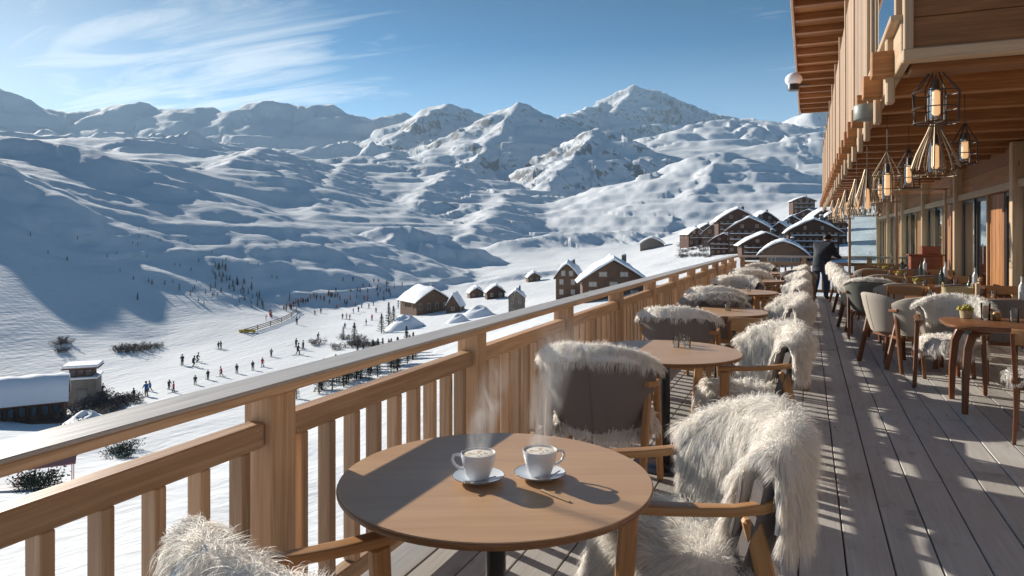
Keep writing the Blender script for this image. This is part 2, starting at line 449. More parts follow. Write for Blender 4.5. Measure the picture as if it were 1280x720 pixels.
_T = {
 -700: [760, 560, 440, 380, 262, 205, 195, 185, 180, 170, 165, 165, 165, 165],
 -300: [760, 600, 500, 440, 305, 222, 200, 185, 182, 175, 170, 170, 170, 170],
 0: [760, 640, 545, 505, 362, 262, 208, 190, 186, 184, 180, 180, 180, 180],
 100: [750, 640, 550, 505, 405, 308, 230, 210, 204, 195, 188, 185, 182, 180],
 200: [740, 640, 545, 487, 436, 340, 258, 238, 222, 208, 195, 190, 186, 182],
 300: [735, 635, 545, 485, 430, 380, 308, 283, 255, 225, 205, 195, 190, 185],
 400:  [730, 630, 540, 476, 428, 392, 362, 338, 300, 262, 228, 205, 195, 188],
 500:  [725, 625, 520, 455, 415, 384, 360, 340, 318, 285, 250, 215, 200, 190],
 600:  [715, 610, 500, 432, 398, 376, 356, 338, 318, 296, 268, 235, 210, 195],
 700:  [705, 590, 470, 405, 378, 364, 346, 328, 312, 297, 275, 245, 215, 198],
 800:  [690, 560, 440, 385, 356, 340, 326, 315, 306, 296, 275, 245, 215, 195],
 900:  [680, 530, 420, 365, 338, 318, 303, 292, 282, 272, 255, 232, 205, 188],
 1000: [670, 520, 410, 350, 326, 305, 285, 272, 262, 252, 238, 218, 195, 180],
 1200: [660, 510, 400, 340, 315, 290, 268, 255, 245, 235, 222, 200, 185, 170],
 1700: [660, 510, 400, 340, 310, 285, 265, 250, 240, 230, 215, 195, 180, 165]}
_A = {   # hummock amplitude relative to distance
 -700: [.03, .04, .02, .003, .004, .010, .012, .014, .016, .02, .02, .02, .02, .02],
 0:    [.04, .05, .02, .003, .003, .010, .013, .015, .016, .02, .02, .02, .02, .02],
 200:  [.04, .05, .022, .0015, .003, .008, .012, .014, .016, .02, .02, .02, .02, .02],
 400:  [.03, .04, .022, .001, .0008, .0015, .003, .010, .014, .018, .020, .022, .02, .02],
 500:  [.016, .02, .016, .006, .001, .0008, .0015, .010, .018, .022, .022, .022, .02, .02],
 600:  [.014, .018, .018, .012, .006, .004, .006, .012, .015, .014, .012, .014, .02, .02],
 800:  [.010, .014, .014, .012, .006, .005, .005, .006, .006, .005, .006, .009, .02, .02],
 1700: [.006, .010, .012, .010, .006, .005, .005, .006, .006, .005, .006, .009, .02, .02]}
def dense(T):
    ks = sorted(T); gx = np.linspace(-700, 1700, 241); gd = np.linspace(math.log(20), math.log(4000), 160)
    rows = np.array([np.interp(gd, np.log(_D), T[k]) for k in ks])
    G = np.array([np.interp(gx, ks, rows[:, j]) for j in range(160)]).T
    for _ in range(5):
        G[1:-1] = (G[:-2]+G[1:-1]*2+G[2:])/4
        G[:, 1:-1] = (G[:, :-2]+G[:, 1:-1]*2+G[:, 2:])/4
    return gx, gd, G
GY = dense(_T); GA = dense(_A)
def look(G, px, ld_):
    gx, gd, g = G
    fx = np.clip((px-gx[0])/(gx[1]-gx[0]), 0, len(gx)-1.001); fd = np.clip((ld_-gd[0])/(gd[1]-gd[0]), 0, len(gd)-1.001)
    i = fx.astype(int); j = fd.astype(int); a = fx-i; b = fd-j
    return (g[i, j]*(1-a)+g[i+1, j]*a)*(1-b)+(g[i, j+1]*(1-a)+g[i+1, j+1]*a)*b
def W(px, y, d): 
    p = world_pt(px, y, d); return (p.x, p.y, p.z)
# mountain crests: (points (px, y, depth), slope, roundness, spur strength)
R_ = [
 ([(-500,70,2700),(-200,90,2700),(-60,98,2700),(0,112,2700),(30,120,2700),(58,136,2750),(100,140,2800),(150,130,2800),(172,127,2800),(200,137,2800),(232,134,2700),(255,134,2700),(280,144,2700)], .62, 60, .5),
 ([(280,144,2700),(318,127,2700),(345,126,2700),(372,132,2700),(415,129,2700),(440,142,2700),(470,149,2700),(500,140,2800),(520,148,2800)], .60, 40, .55),
 ([(520,148,2700),(545,132,2500),(563,129,2450),(588,137,2500),(615,149,2600)], .60, 40, .5),
 ([(563,129,2450),(528,146,2200),(495,172,1950),(462,200,1700)], .58, 20, .6),
 ([(615,148,2300),(632,138,1900),(650,130,1800),(668,138,1900),(690,150,2200),(720,141,3000),(745,132,3400),(762,124,3500),(790,107,3600),(815,112,3650),(832,119,3700),(862,133,3700),(892,143,3700),(945,147,3700)], .62, 25, .7),
 ([(650,130,1800),(628,158,1600),(605,188,1450),(575,212,1300),(548,238,1150),(528,262,1000)], .62, 14, .8),
 ([(790,107,3600),(760,150,3100),(742,170,2800)], .6, 30, .6),
 ([(735,168,1500),(748,160,1400),(768,164,1350),(790,176,1300),(812,190,1350),(850,215,1400)], .62, 12, .8),
 ([(748,160,1400),(722,190,1250),(700,212,1120),(680,238,1000)], .64, 12, .9),
 ([(660,285,700),(720,262,780),(775,236,850),(830,212,900),(870,196,920),(905,190,930),(940,204,950),(980,224,960),(1040,250,980)], .42, 40, .5),
 ([(905,190,930),(880,222,800),(860,250,700)], .6, 30, .6),
 ([(700,225,1700),(780,185,2100),(850,160,2300),(890,150,2400),(945,150,2400),(1000,158,2500)], .38, 60, .5),
 ([(900,205,1700),(960,180,1800),(1020,165,1900),(1060,160,2000),(1200,150,2000)], .40, 60, .5),
 ([(940,152,3000),(985,152,3000),(1018,136,2900),(1060,130,2900),(1150,110,2900),(1400,100,2900),(1800,120,2700)], .55, 40, .5),
 ([(428,318,350),(448,298,370),(478,283,385),(510,282,390),(545,292,390),(580,312,380),(612,336,370)], .48, 9, .45),
 ([(490,284,388),(482,310,345),(470,328,320)], .6, 5, .4),
 ([(600,352,250),(640,342,262),(690,338,270),(720,334,275)], .35, 5, .4),
 ([(-600,150,330),(-200,155,310),(0,170,295),(60,176,295),(120,186,295),(170,206,297),(230,238,300),(290,272,305),(350,306,312),(400,330,318),(440,348,318)], .46, 5, .35),
 ([(-30,190,205),(-70,172,215),(-120,148,232),(-200,112,245),(-400,60,260),(-650,40,270)], .60, 5, .35),  # unseen ridge left of the view, added to shade the lower left flank
 ([(430,203,1100),(405,238,720),(390,273,520)], .36, 14, .5),
 ([(560,213,1050),(515,254,740),(480,288,540)], .36, 14, .5),
 ([(330,183,1000),(290,203,720)], .34, 14, .5),
 ([(640,238,950),(610,268,660),(585,295,520)], .34, 12, .5),
 ([(490,190,1500),(455,222,1050),(440,250,800)], .36, 14, .5),
 ([(150,190,900),(260,205,800),(340,215,760),(400,235,700),(440,262,620)], .35, 40, .4),
 ([(360,205,1300),(450,195,1250),(540,205,1200),(600,230,1100)], .30, 50, .6),
 ([(470,262,700),(530,250,760),(600,256,760),(650,275,700)], .35, 20, .6),
 ([(640,300,480),(700,292,520),(780,288,560),(850,292,560)], .30, 14, .5),
]
RID = [(np.array([W(*p) for p in pts]), sl, rd, sp) for pts, sl, rd, sp in R_]
def H(x, y, mask=False):
    x = np.asarray(x, float); y = np.asarray(y, float)
    fw = -x*ST+y*CT; rt = x*CT+y*ST; r = np.hypot(x, y)+1e-6
    az = np.clip(np.arctan2(rt, fw), -1.05, 1.05)
    px = 640+FPX*np.tan(az); d = np.maximum(r*np.cos(az), 1.0)
    ld_ = np.log(np.clip(d, 20, 4000))
    dd = np.clip(d, 20, 4000)
    z = CAMZ-(look(GY, px, ld_)-HY)/FPX*dd
    amp = look(GA, px, ld_)
    wx = fbm(x/90, y/90, 3, 5)*18; wy = fbm(x/90+50, y/90-20, 3, 6)*18
    n = fbm((x+wx)/(.16*500), (y+wy)/(.16*500), 3, 11, gain=.36)
    n2 = fbm((x+wx)/26, (y+wy)/26, 3, 21, gain=.42)
    e1 = rt*.45+fw*.893; e2 = rt*.893-fw*.45                # e1 runs from near left to far right, square to the sun
    e2 = e2+fbm(x/420, y/420, 3, 33)*150; e1 = e1+fbm(x/300+3, y/300+8, 2, 35)*80
    n3 = fbm(e1/360, e2/270, 5, 31, ridged=True, gain=.40)
    md = np.clip(.65+1.9*fbm(x/330+7, y/330+3, 2, 123), .12, 1.5)
    wa = np.clip((dd-180)/200, 0, 1); wb = np.clip((dd-500)/500, 0, 1)
    nn = n2*(1-wa)+wa*((1-wb)*(n2*.10+n*.75+n3*.8)+wb*(n*.05+n3*1.25)*md)
    # wind-carved snow ribs running down the left hill
    ca, cb = W(0, 172, 295), W(400, 330, 318); ang = math.atan2(cb[1]-ca[1], cb[0]-ca[0])
    al = (x*math.cos(ang)+y*math.sin(ang)); ac = (-x*math.sin(ang)+y*math.cos(ang))
    rib = fbm((al+ac*.5)/170, (ac+wy*.6)/21, 3, 91, ridged=True, gain=.42)
    lw = np.clip((430-px)/160, 0, 1)*np.clip((dd-150)/60, 0, 1)*np.clip((520-dd)/150, 0, 1)
    z = z+amp*dd*nn*(1-lw*.8)+lw*rib*dd*.0115
    zb = z.copy()
    rock = np.zeros_like(z)
    X_, Y_, Z_, RK = x, y, z, rock
    for (P, sl, rd, sp) in RID:
        dm = np.hypot(P[:, 0].mean(), P[:, 1].mean()); q = .05*dm
        mg = (P[:, 2].max()+30+.03*dm)/sl*1.35+q
        sel = (X_ > P[:, 0].min()-mg) & (X_ < P[:, 0].max()+mg) & (Y_ > P[:, 1].min()-mg) & (Y_ < P[:, 1].max()+mg)
        if not sel.any(): continue
        x = X_[sel]; y = Y_[sel]; z = Z_[sel]; rock = RK[sel]
        best = np.full(z.shape, -1e9)
        ux = x+fbm(x/q, y/q, 3, 51)*q*.35; uy = y+fbm(x/q+9, y/q+4, 3, 61)*q*.35
        bal = np.zeros(z.shape); bds = np.zeros(z.shape); cum = 0
        for k in range(len(P)-1):
            a, b = P[k], P[k+1]; ab = b[:2]-a[:2]; l2 = (ab**2).sum()
            t = np.clip(((ux-a[0])*ab[0]+(uy-a[1])*ab[1])/l2, 0, 1)
            dist = np.hypot(ux-(a[0]+ab[0]*t), uy-(a[1]+ab[1]*t))
            cz = a[2]+(b[2]-a[2])*t
            rq = rd*.3; ds = np.sqrt(dist**2+rq**2)-rq
            hgt = cz-sl*ds*(1-.25*np.clip(ds/(q*6), 0, 1))
            up = hgt > best
            best = np.where(up, hgt, best); bal = np.where(up, cum+t*math.sqrt(l2), bal); bds = np.where(up, ds, bds)
            cum += math.sqrt(l2)
        hi = sp >= .7
        rib = fbm(bal/(q*(.55 if hi else .8))+bds/(q*2.2), bds/(q*3.2)+bal/(q*6), 5 if hi else 3, 71, ridged=True, gain=.5 if hi else .4)
        best = best+np.clip(bds/(q*.9), 0, 1)*sp*(rib-.25)*q*(.42 if hi else .26)+(fbm(bal/(q*.35), bal*0, 4, 75))*q*.06*(sp >= .5)
        k = .005*dm
        hh = np.clip(.5+.5*(best-z)/k, 0, 1)
        Z_[sel] = z*(1-hh)+best*hh+k*hh*(1-hh)
        RK[sel] = np.maximum(rock*(1-hh), hh*(sp > .55)*1.0)
    x, y, z, rock = X_, Y_, Z_, RK
    far = np.clip((r-5200)/2500, 0, 1); z = z*(1-far)+(-100)*far
    if mask: return z, rock
    return z
def hground(x, y): return float(H(np.array([x]), np.array([y]))[0])
_hd = np.exp(np.linspace(math.log(25), math.log(1500), 1400))
def hit(px, y, dmin=25):
    """first visible terrain point in a viewing direction: returns (position, depth)"""
    ds = _hd[_hd >= dmin]; xc = (px-640)/FPX*ds
    z = H(xc*CT-ds*ST, xc*ST+ds*CT); line = CAMZ-(y-HY)/FPX*ds
    k = np.argmax(z >= line)
    if not (z >= line).any(): k = len(ds)-1
    p = world_pt(px, y, float(ds[k])); p.z = float(z[k]); return p, float(ds[k])

def terrain():
    half = math.atan(640/FPX)*1.1
    a_in = np.linspace(-half, half, 900); a_out = np.linspace(half, 2*PI-half, 150)[1:-1]
    az = np.concatenate([a_in, a_out]); na = len(az)
    rr = np.concatenate([[2.0, 6, 11], np.exp(np.linspace(math.log(16), math.log(5400), 640)), [6200, 7600, 9500]]); nr = len(rr)
    A, R = np.meshgrid(az, rr, indexing='ij')
    fw = R*np.cos(A); rt = R*np.sin(A)
    x = rt*CT-fw*ST; y = rt*ST+fw*CT
    z, rock = H(x, y, True)
    co = np.stack([x, y, z], -1).reshape(-1, 3)
    i, j = np.meshgrid(np.arange(na), np.arange(nr-1), indexing='ij'); i2 = (i+1) % na
    q = np.stack([i*nr+j, i*nr+j+1, i2*nr+j+1, i2*nr+j], -1).reshape(-1, 4)
    q = q[:, ::-1]
    me = bpy.data.meshes.new('snow_terrain'); me.vertices.add(len(co)); me.vertices.foreach_set('co', co.ravel())
    me.loops.add(q.size); me.loops.foreach_set('vertex_index', q.ravel().astype(np.int32))
    me.polygons.add(len(q)); me.polygons.foreach_set('loop_start', np.arange(0, q.size, 4, dtype=np.int32))
    me.polygons.foreach_set('loop_total', np.full(len(q), 4, np.int32))
    me.update(calc_edges=True); me.polygons.foreach_set('use_smooth', np.ones(len(q), bool))
    at = me.attributes.new('rock', 'FLOAT', 'POINT'); at.data.foreach_set('value', rock.ravel().astype(np.float32))
    o = bpy.data.objects.new('snow_terrain', me); COL.objects.link(o); tag(o, kind='structure')
    m, nt, out = nm('mountain_snow'); L = nt.links
    tc = N(nt, 'ShaderNodeTexCoord'); ge = N(nt, 'ShaderNodeNewGeometry')
    at = N(nt, 'ShaderNodeAttribute', attribute_name='rock')
    sp = N(nt, 'ShaderNodeSeparateXYZ'); L.new(ge.outputs['Normal'], sp.inputs[0])
    def nz(scale, det, vec=None, rough=.55, dist=0, sc=None):
        n = N(nt, 'ShaderNodeTexNoise'); n.inputs['Scale'].default_value = scale; n.inputs['Detail'].default_value = det
        n.inputs['Roughness'].default_value = rough; n.inputs['Distortion'].default_value = dist
        src = tc.outputs['Object']
        if sc:
            mp = N(nt, 'ShaderNodeMapping'); mp.inputs['Scale'].default_value = sc; mp.inputs['Rotation'].default_value = (0, 0, .5); L.new(src, mp.inputs[0]); src = mp.outputs[0]
        L.new(src, n.inputs[0]); return n.outputs[0]
    r1 = nz(.05, 12, rough=.74, dist=.3, sc=(1, 1, .35))
    r2 = nz(.004, 4)
    steep = ramp(nt, [(.62, 1.0), (.90, 0.0)]); L.new(sp.outputs[2], steep.inputs[0])
    t = math_(nt, 'ADD', math_(nt, 'MULTIPLY', steep.outputs[0], .20), math_(nt, 'MULTIPLY', at.outputs['Fac'], .115))
    t = math_(nt, 'ADD', t, math_(nt, 'ADD', math_(nt, 'MULTIPLY', r1, .75), math_(nt, 'MULTIPLY', r2, .18)))
    rk = ramp(nt, [(.655, 0.0), (.71, .8)]); L.new(t, rk.inputs[0])
    rc = mix(nt, nz(.1, 5), (.07, .07, .075), (.20, .19, .18))
    sn = mix(nt, nz(.03, 4), (.77, .80, .83), (.81, .83, .84))
    c = mix(nt, rk.outputs[0], sn, rc)
    h1 = nz(.09, 8, rough=.6, dist=.4, sc=(1, .35, 1)); h2 = nz(1.1, 5, rough=.55, sc=(1, .3, 1))
    wv = N(nt, 'ShaderNodeTexWave', wave_type='BANDS', bands_direction='Y'); wv.inputs['Scale'].default_value = .22; wv.inputs['Distortion'].default_value = 9; wv.inputs['Detail'].default_value = 2; wv.inputs['Detail Scale'].default_value = .35
    L.new(tc.outputs['Object'], wv.inputs[0]); h2 = math_(nt, 'ADD', h2, math_(nt, 'MULTIPLY', wv.outputs[1], .13))
    b1 = N(nt, 'ShaderNodeBump'); b1.inputs['Strength'].default_value = .22; b1.inputs['Distance'].default_value = 2.2; L.new(h1, b1.inputs['Height'])
    b2 = N(nt, 'ShaderNodeBump'); b2.inputs['Strength'].default_value = .5; b2.inputs['Distance'].default_value = .30; L.new(h2, b2.inputs['Height']); L.new(b1.outputs[0], b2.inputs['Normal'])
    pbsdf(nt, out, c, .85, .12, b2.outputs[0])
    me.materials.append(m)
    return o
terrain()

# ------------------------------------------------------------------ mountain air
def haze_box():
    mb = MB(); lim = 9900; z0, z1 = -420, 830
    mb.box((0, 0, (z0+z1)/2), (2*lim, 2*lim, z1-z0), bev=0)
    m, nt, out = nm('mountain_air')
    v = N(nt, 'ShaderNodeVolumePrincipled'); v.inputs['Color'].default_value = (.62, .82, 1, 1)
    v.inputs['Density'].default_value = .00008; v.inputs['Anisotropy'].default_value = .2
    nt.links.new(v.outputs[0], out.inputs['Volume'])
    o = mb.build('haze', m); tag(o, kind='stuff'); return o
haze_box()
# ------------------------------------------------------------------ terrace
DX0, DX1, DY0, DY1 = -1.86, 3.0, -2.2, 19.2
def deck():
    m, nt, out = nm('weathered_deck_boards'); L = nt.links
    uv = N(nt, 'ShaderNodeUVMap'); at = N(nt, 'ShaderNodeAttribute', attribute_name='tint')
    def nz(sc, det, scale=1.0, dist=0, rough=.5):
        mp = N(nt, 'ShaderNodeMapping'); mp.inputs['Scale'].default_value = sc; L.new(uv.outputs[0], mp.inputs[0])
        n = N(nt, 'ShaderNodeTexNoise'); n.inputs['Scale'].default_value = scale; n.inputs['Detail'].default_value = det
        n.inputs['Distortion'].default_value = dist; n.inputs['Roughness'].default_value = rough; L.new(mp.outputs[0], n.inputs[0]); return n.outputs[0]
    g = nz((2.2, 60, 1), 5, dist=.8); b = nz((1.2, 5, 1), 4, dist=1.2); st = nz((3, 6, 1), 6, rough=.7)
    c = mix(nt, g, (.38, .36, .33), (.66, .635, .595))
    rb = ramp(nt, [(.38, 0.0), (.7, 1.0)]); L.new(b, rb.inputs[0])
    c = mix(nt, math_(nt, 'MULTIPLY', rb.outputs[0], .5), c, (.44, .38, .32))
    rs = ramp(nt, [(.55, 0.0), (.70, .65)]); L.new(st, rs.inputs[0]); c = mix(nt, rs.outputs[0], c, (.24, .22, .20))
    mp3 = N(nt, 'ShaderNodeMapping'); mp3.inputs['Scale'].default_value = (2.2, 9, 1); L.new(uv.outputs[0], mp3.inputs[0])
    vo = N(nt, 'ShaderNodeTexVoronoi'); vo.inputs['Scale'].default_value = 1.0; L.new(mp3.outputs[0], vo.inputs[0])
    r3 = ramp(nt, [(.035, 1.0), (.10, 0.0)]); L.new(vo.outputs['Distance'], r3.inputs[0])
    gt = math_(nt, 'GREATER_THAN', vo.outputs['Color'], .6)
    c = mix(nt, math_(nt, 'MULTIPLY', r3.outputs[0], math_(nt, 'MULTIPLY', gt, .8)), c, (.06, .045, .035))
    vm = N(nt, 'ShaderNodeVectorMath', operation='SCALE'); L.new(c, vm.inputs[0])
    L.new(math_(nt, 'ADD', math_(nt, 'MULTIPLY', at.outputs['Fac'], .55), .72), vm.inputs[3])
    rg = math_(nt, 'ADD', math_(nt, 'MULTIPLY', st, .35), .28)
    pbsdf(nt, out, vm.outputs[0], rg, .45, bump(nt, g, .7, .0025))
    mb = MB(); x = DX0+.02; bw = .2
    while x < DX1-.02:
        y = DY0 - random.random()*2.5
        while y < DY1:
            ln = random.choice([2.4, 3.0, 3.6, 4.2]); y0 = max(y, DY0); y1 = min(y+ln, DY1)
            if y1-y0 > .05:
                mb.box((x+bw/2, (y0+y1)/2, -.02+random.uniform(-.0012, .0012)), (y1-y0-.006, bw-.008, .04), Matrix.Rotation(PI/2, 3, 'Z'), 0, .003)
            y += ln
        x += bw
    o = mb.build('terrace_deck', m); tag(o, kind='structure')
    mb = MB()
    mb.box(((DX0+DX1)/2, (DY0+DY1)/2, -.16), (DX1-DX0-.03, DY1-DY0-.03, .22), ax=1, bev=0)
    for k in range(6):
        mb.beam((DX0+.25, DY0+.5+k*4, -.28), (DX0+.25, DY0+.5+k*4, -13), .3, .3)
        mb.beam((DX1-.6, DY0+.5+k*4, -.28), (DX1-.6, DY0+.5+k*4, -13), .3, .3)
    o = mb.build('terrace_substructure', M['board']); tag(o, kind='structure')
deck()

def railing():
    root = thing('deck_railing', 'long larch balustrade with pale grey handrail along the left edge of the terrace', 'railing', (-1.74, 0, 0))
    y0, y1 = -2.15, DY1
    X = 0
    def part(nm_, mb, mat=M['larch']): return mb.build(nm_, mat, root)
    mb = MB(); segs = [y0, 1.0, 5.24, 10.0, 14.8, y1]
    for a, b in zip(segs[:-1], segs[1:]): mb.box((X, (a+b)/2, .994), (b-a-.003, .155, .013), Matrix.Rotation(PI/2, 3, 'Z'), 0, .004)
    part('handrail', mb, [M['larch_grey']])
    mb = MB()
    for a, b in zip(segs[:-1], segs[1:]): mb.box((X+.002, (a+b)/2, .973), (b-a-.003, .150, .029), Matrix.Rotation(PI/2, 3, 'Z'), 0, .003)
    part('handrail_underside', mb)
    posts = [1.95+1.61*k for k in range(-2, 11)]
    for k, y in enumerate(posts):
        mb = MB(); mb.beam((X, y, -.25), (X, y, .958), .125, .125, (0, 1, 0), .006); part('post', mb)
    ends = [y0]+posts+[y1]; nb = 0; extra = MB()
    tot = []
    for a, b in zip(ends[:-1], ends[1:]):
        la, lb = a+.065, b-.065
        if lb-la < .1: continue
        mb = MB(); mb.box((X, (la+lb)/2, .822), (lb-la, .070, .085), Matrix.Rotation(PI/2, 3, 'Z'), 0, .006); part('mid_rail', mb)
        mb = MB(); mb.box((X, (la+lb)/2, .125), (lb-la, .06, .075), Matrix.Rotation(PI/2, 3, 'Z'), 0, .006); part('bottom_rail', mb)
        for yy in (la+.035, lb-.035):
            for zz in (.80, .845):
                sc_ = MB(); sc_.lathe([(.0045, 0), (.0045, .0015), (.002, .002)], (X+.0352, yy, zz), 8, M=Matrix(((0, 0, 1), (0, 1, 0), (-1, 0, 0)))); sc_.build('screw', M['steel'], root)
        n = max(1, int(round((lb-la)/.165))); sp = (lb-la)/n
        for i in range(n): tot.append(la+sp*(i+.5))
    tot.sort(key=lambda y: abs(y-2.0))
    for k, y in enumerate(tot):
        t = extra if k >= 98 else MB()
        t.box((X, y+random.uniform(-.004, .004), .471), (.616, .038, .062), Matrix(((0, 1, 0), (0, 0, 1), (1, 0, 0))).transposed() if False else Matrix(((0, 0, 1), (0, 1, 0), (1, 0, 0))), 0, .004)
        if k < 98: part('baluster', t)
    o = extra.build('baluster', M['larch'], root); tag(o, kind='stuff')
railing()

def end_fence():
    root = thing('end_railing', 'wooden end railing closing the terrace at its far end', 'railing', (0, DY1-.08, 0))
    x0, x1 = -1.62, 2.9
    for nm_, z, w_, h_ in (('handrail', .978, .14, .045), ('mid_rail', .80, .06, .08), ('bottom_rail', .13, .06, .075)):
        mb = MB(); mb.box(((x0+x1)/2, 0, z), (x1-x0, w_, h_), bev=.005); mb.build(nm_, M['larch_grey' if z > .9 else 'larch'], root)
    for k in range(4):
        x = x0+.06+(x1-x0-.12)*k/3; mb = MB(); mb.beam((x, 0, -.2), (x, 0, .955), .11, .11, (0, 1, 0)); mb.build('post', M['larch'], root)
        if k < 3:
            n = 9; sp = ((x1-x0-.12)/3-.11)/n
            for i in range(n):
                xx = x+.055+sp*(i+.5); mb = MB(); mb.box((xx, 0, .464), (.05, .03, .592), ax=2); mb.build('baluster', M['larch'], root)
end_fence()

def windbreak():
    root = thing('glass_windbreak', 'tall clear glass windbreak in a pale frame at the far end of the terrace', 'windbreak', (0, DY1-.35, 0))
    for i, (a, b) in enumerate(((.95, 1.9), (1.96, 2.9))):
        mb = MB(); mb.box(((a+b)/2, 0, 1.28), (b-a-.05, .012, 2.4), bev=.001); mb.build('pane', M['glass'], root)
    for x in (.93, 1.93, 2.93):
        mb = MB(); mb.beam((x, 0, 0), (x, 0, 2.55), .06, .06, (0, 1, 0)); mb.build('post', M['pale'], root)
    mb = MB(); mb.box((1.93, 0, 2.58), (2.1, .07, .05)); mb.build('top_bar', M['pale'], root)
windbreak()

# ------------------------------------------------------------------ hotel
def rotz(a): return Matrix.Rotation(a, 3, 'Z')
RY = rotz(PI/2)                 # box long axis along world Y
UPM = Matrix(((0, 0, 1), (0, 1, 0), (-1, 0, 0)))   # local x -> world -z... grain upright
def hotel():
    root = thing('timber_hotel', 'timber hotel facade with glass doors and deep wooden balcony along the right side', 'hotel', (3.05, 6, 0))
    def part(n_, mb, mat, par=None): 
        o = mb.build(n_, mat, par or root)
        if par is None: o.location = (-3.05, -6, 0)
        else: o.location = (0, 0, 0)
        return o
    Y0, Y1, WX = -3.5, 37.0, 3.05
    # rear volume and base
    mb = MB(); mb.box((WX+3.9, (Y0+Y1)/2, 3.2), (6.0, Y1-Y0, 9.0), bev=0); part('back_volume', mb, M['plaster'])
    mb = MB(); mb.box((WX+3.4, (Y0+Y1)/2, -6.4), (7.0, Y1-Y0, 12.4), bev=.01); part('stone_base', mb, M['stone'])
    # floor inside
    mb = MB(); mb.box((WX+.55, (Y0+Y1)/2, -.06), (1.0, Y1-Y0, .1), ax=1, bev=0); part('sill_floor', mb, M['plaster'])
    # door bays
    posts = [12.9+4.6*k for k in range(-3, 6)]
    for k, y in enumerate(posts):
        mb = MB(); mb.box((WX-.09, y, 1.47), (.2, .17, 2.94), ax=2, bev=.008, tint=.5+.3*random.random()); part('column', mb, M['pale'])
        # wood panel beside the column (nearer side) , window, glass door
        if k == 0: continue
        yb = posts[k-1]+.09; ye = y-.09
        segs = [('window', yb, yb+1.05), ('panel', yb+1.05, yb+2.1), ('glass_door', yb+2.1, ye)]
        for kind, a, b in segs:
            if kind == 'panel':
                mb = MB(); n = 7
                for i in range(n):
                    w_ = (b-a)/n; mb.box((WX+.0+.004*(i % 2), a+w_*(i+.5), 1.115), (.05, w_-.003, 2.23), ax=2, bev=.003)
                part('timber_panel', mb, M['board'])
                continue
            z0 = .02 if kind == 'glass_door' else .55
            leaves = 2 if kind == 'glass_door' else 1
            if kind == 'window':
                mb = MB(); mb.box((WX, (a+b)/2, .27), (.06, b-a, .54), RY @ Matrix.Identity(3), 0, .003) if False else mb.box((WX, (a+b)/2, .27), (.06, b-a, .54), ax=1, bev=.003); part('apron_panel', mb, M['board'])
            fr = MB(); f = .065
            for l in range(leaves):
                la = a+(b-a)*l/leaves; lb = a+(b-a)*(l+1)/leaves; off = .03*l
                for yy in (la+f/2, lb-f/2): fr.box((WX+.02-off, yy, (z0+2.23)/2), (.06, f, 2.23-z0), ax=2, bev=.004)
                for zz in (z0+f/2, 2.23-f/2): fr.box((WX+.02-off, (la+lb)/2, zz), (.058, lb-la-2*f, f), ax=1, bev=.004)
            o = part(kind, fr, M['darkframe'])
            for l in range(leaves):
                la = a+(b-a)*l/leaves; lb = a+(b-a)*(l+1)/leaves; off = .03*l
                g = MB(); g.box((WX+.02-off, (la+lb)/2, (z0+2.23)/2), (.012, lb-la-2*f+.01, 2.23-z0-2*f+.01), bev=.0)
                part('pane', g, M['pane'], o)
            if kind == 'glass_door':
                h = MB(); h.tube([(WX-.06, (a+b)/2-.06, .95), (WX-.06, (a+b)/2-.06, 1.35)], .012); part('handle', h, M['steel'], o)
            cs = MB()   # pale casing
            for yy in (a-.02 if kind == 'glass_door' else a+.03, ): cs.box((WX-.045, yy, 1.13), (.05, .06, 2.26), ax=2, bev=.004)
            part('casing', cs, M['pale'])
    mb = MB(); mb.box((WX-.05, (Y0+Y1)/2, 2.30), (.14, Y1-Y0, .12), ax=1, bev=.006); part('lintel', mb, M['pale'])
    mb = MB()
    for i in range(4): mb.box((WX-.0+.004*(i % 2), (Y0+Y1)/2, 2.37+.075+.15*i), (.06, Y1-Y0, .147), ax=1, bev=.004)
    part('facade_boards', mb, M['board'])
    # balcony: soffit boards, cross beams, fascia
    BX, BY0, BZ = .74, 6.4, 2.95
    mb = MB(); y = BY0+.05
    while y < Y1:
        mb.box(((BX+WX+.1)/2+.06, y+.11, BZ+.18+.003*random.random()), (WX-BX, .215, .03), ax=0, bev=.003); y += .222
    part('soffit', mb, M['soffit'])
    y = BY0+.55; 
    while y < Y1-.3:
        mb = MB(); mb.box(((BX+WX)/2-.12, y, BZ+.045), (WX-BX+.22, .16, .22), ax=0, bev=.008); part('cross_beam', mb, M['soffit']); y += 1.02
    for k in range(7):
        a = BY0+(Y1-BY0)*k/7; b = BY0+(Y1-BY0)*(k+1)/7
        mb = MB(); mb.box((BX-.02, (a+b)/2, BZ+.10), (.07, b-a-.004, .34), ax=1, bev=.006); mb.box((BX-.05, (a+b)/2, BZ+.30), (.16, b-a-.004, .05), ax=1, bev=.006)
        part('fascia_board', mb, M['pale'])
    # near end of the balcony: stacked heavy boards
    mb = MB()
    for i in range(11):
        mb.box(((BX+WX)/2+.35, BY0+.0+.005*(i % 2), BZ+.13+.262*i+.02), (WX-BX+.7, .07, .258), ax=0, bev=.006)
    part('balcony_end_wall', mb, M['board'])
    mb = MB(); mb.box(((BX+WX)/2+.34, BY0-.012, BZ-.02), (WX-BX+.78, .12, .10), ax=0, bev=.01); part('balcony_end_sill', mb, M['pale'])
    mb = MB(); mb.box((BX-.005, BY0-.01, BZ+1.45), (.07, .11, 2.9), ax=2, bev=.008); part('corner_post', mb, M['pale'])
    mb = MB(); mb.box(((BX+WX)/2+.34, BY0+.35, BZ+.06), (WX-BX+.6, .3, .30), ax=0, bev=.01); part('edge_beam', mb, M['board'])
    # slatted balcony front, glass in the first bays
    y = BY0+.1; k = 0
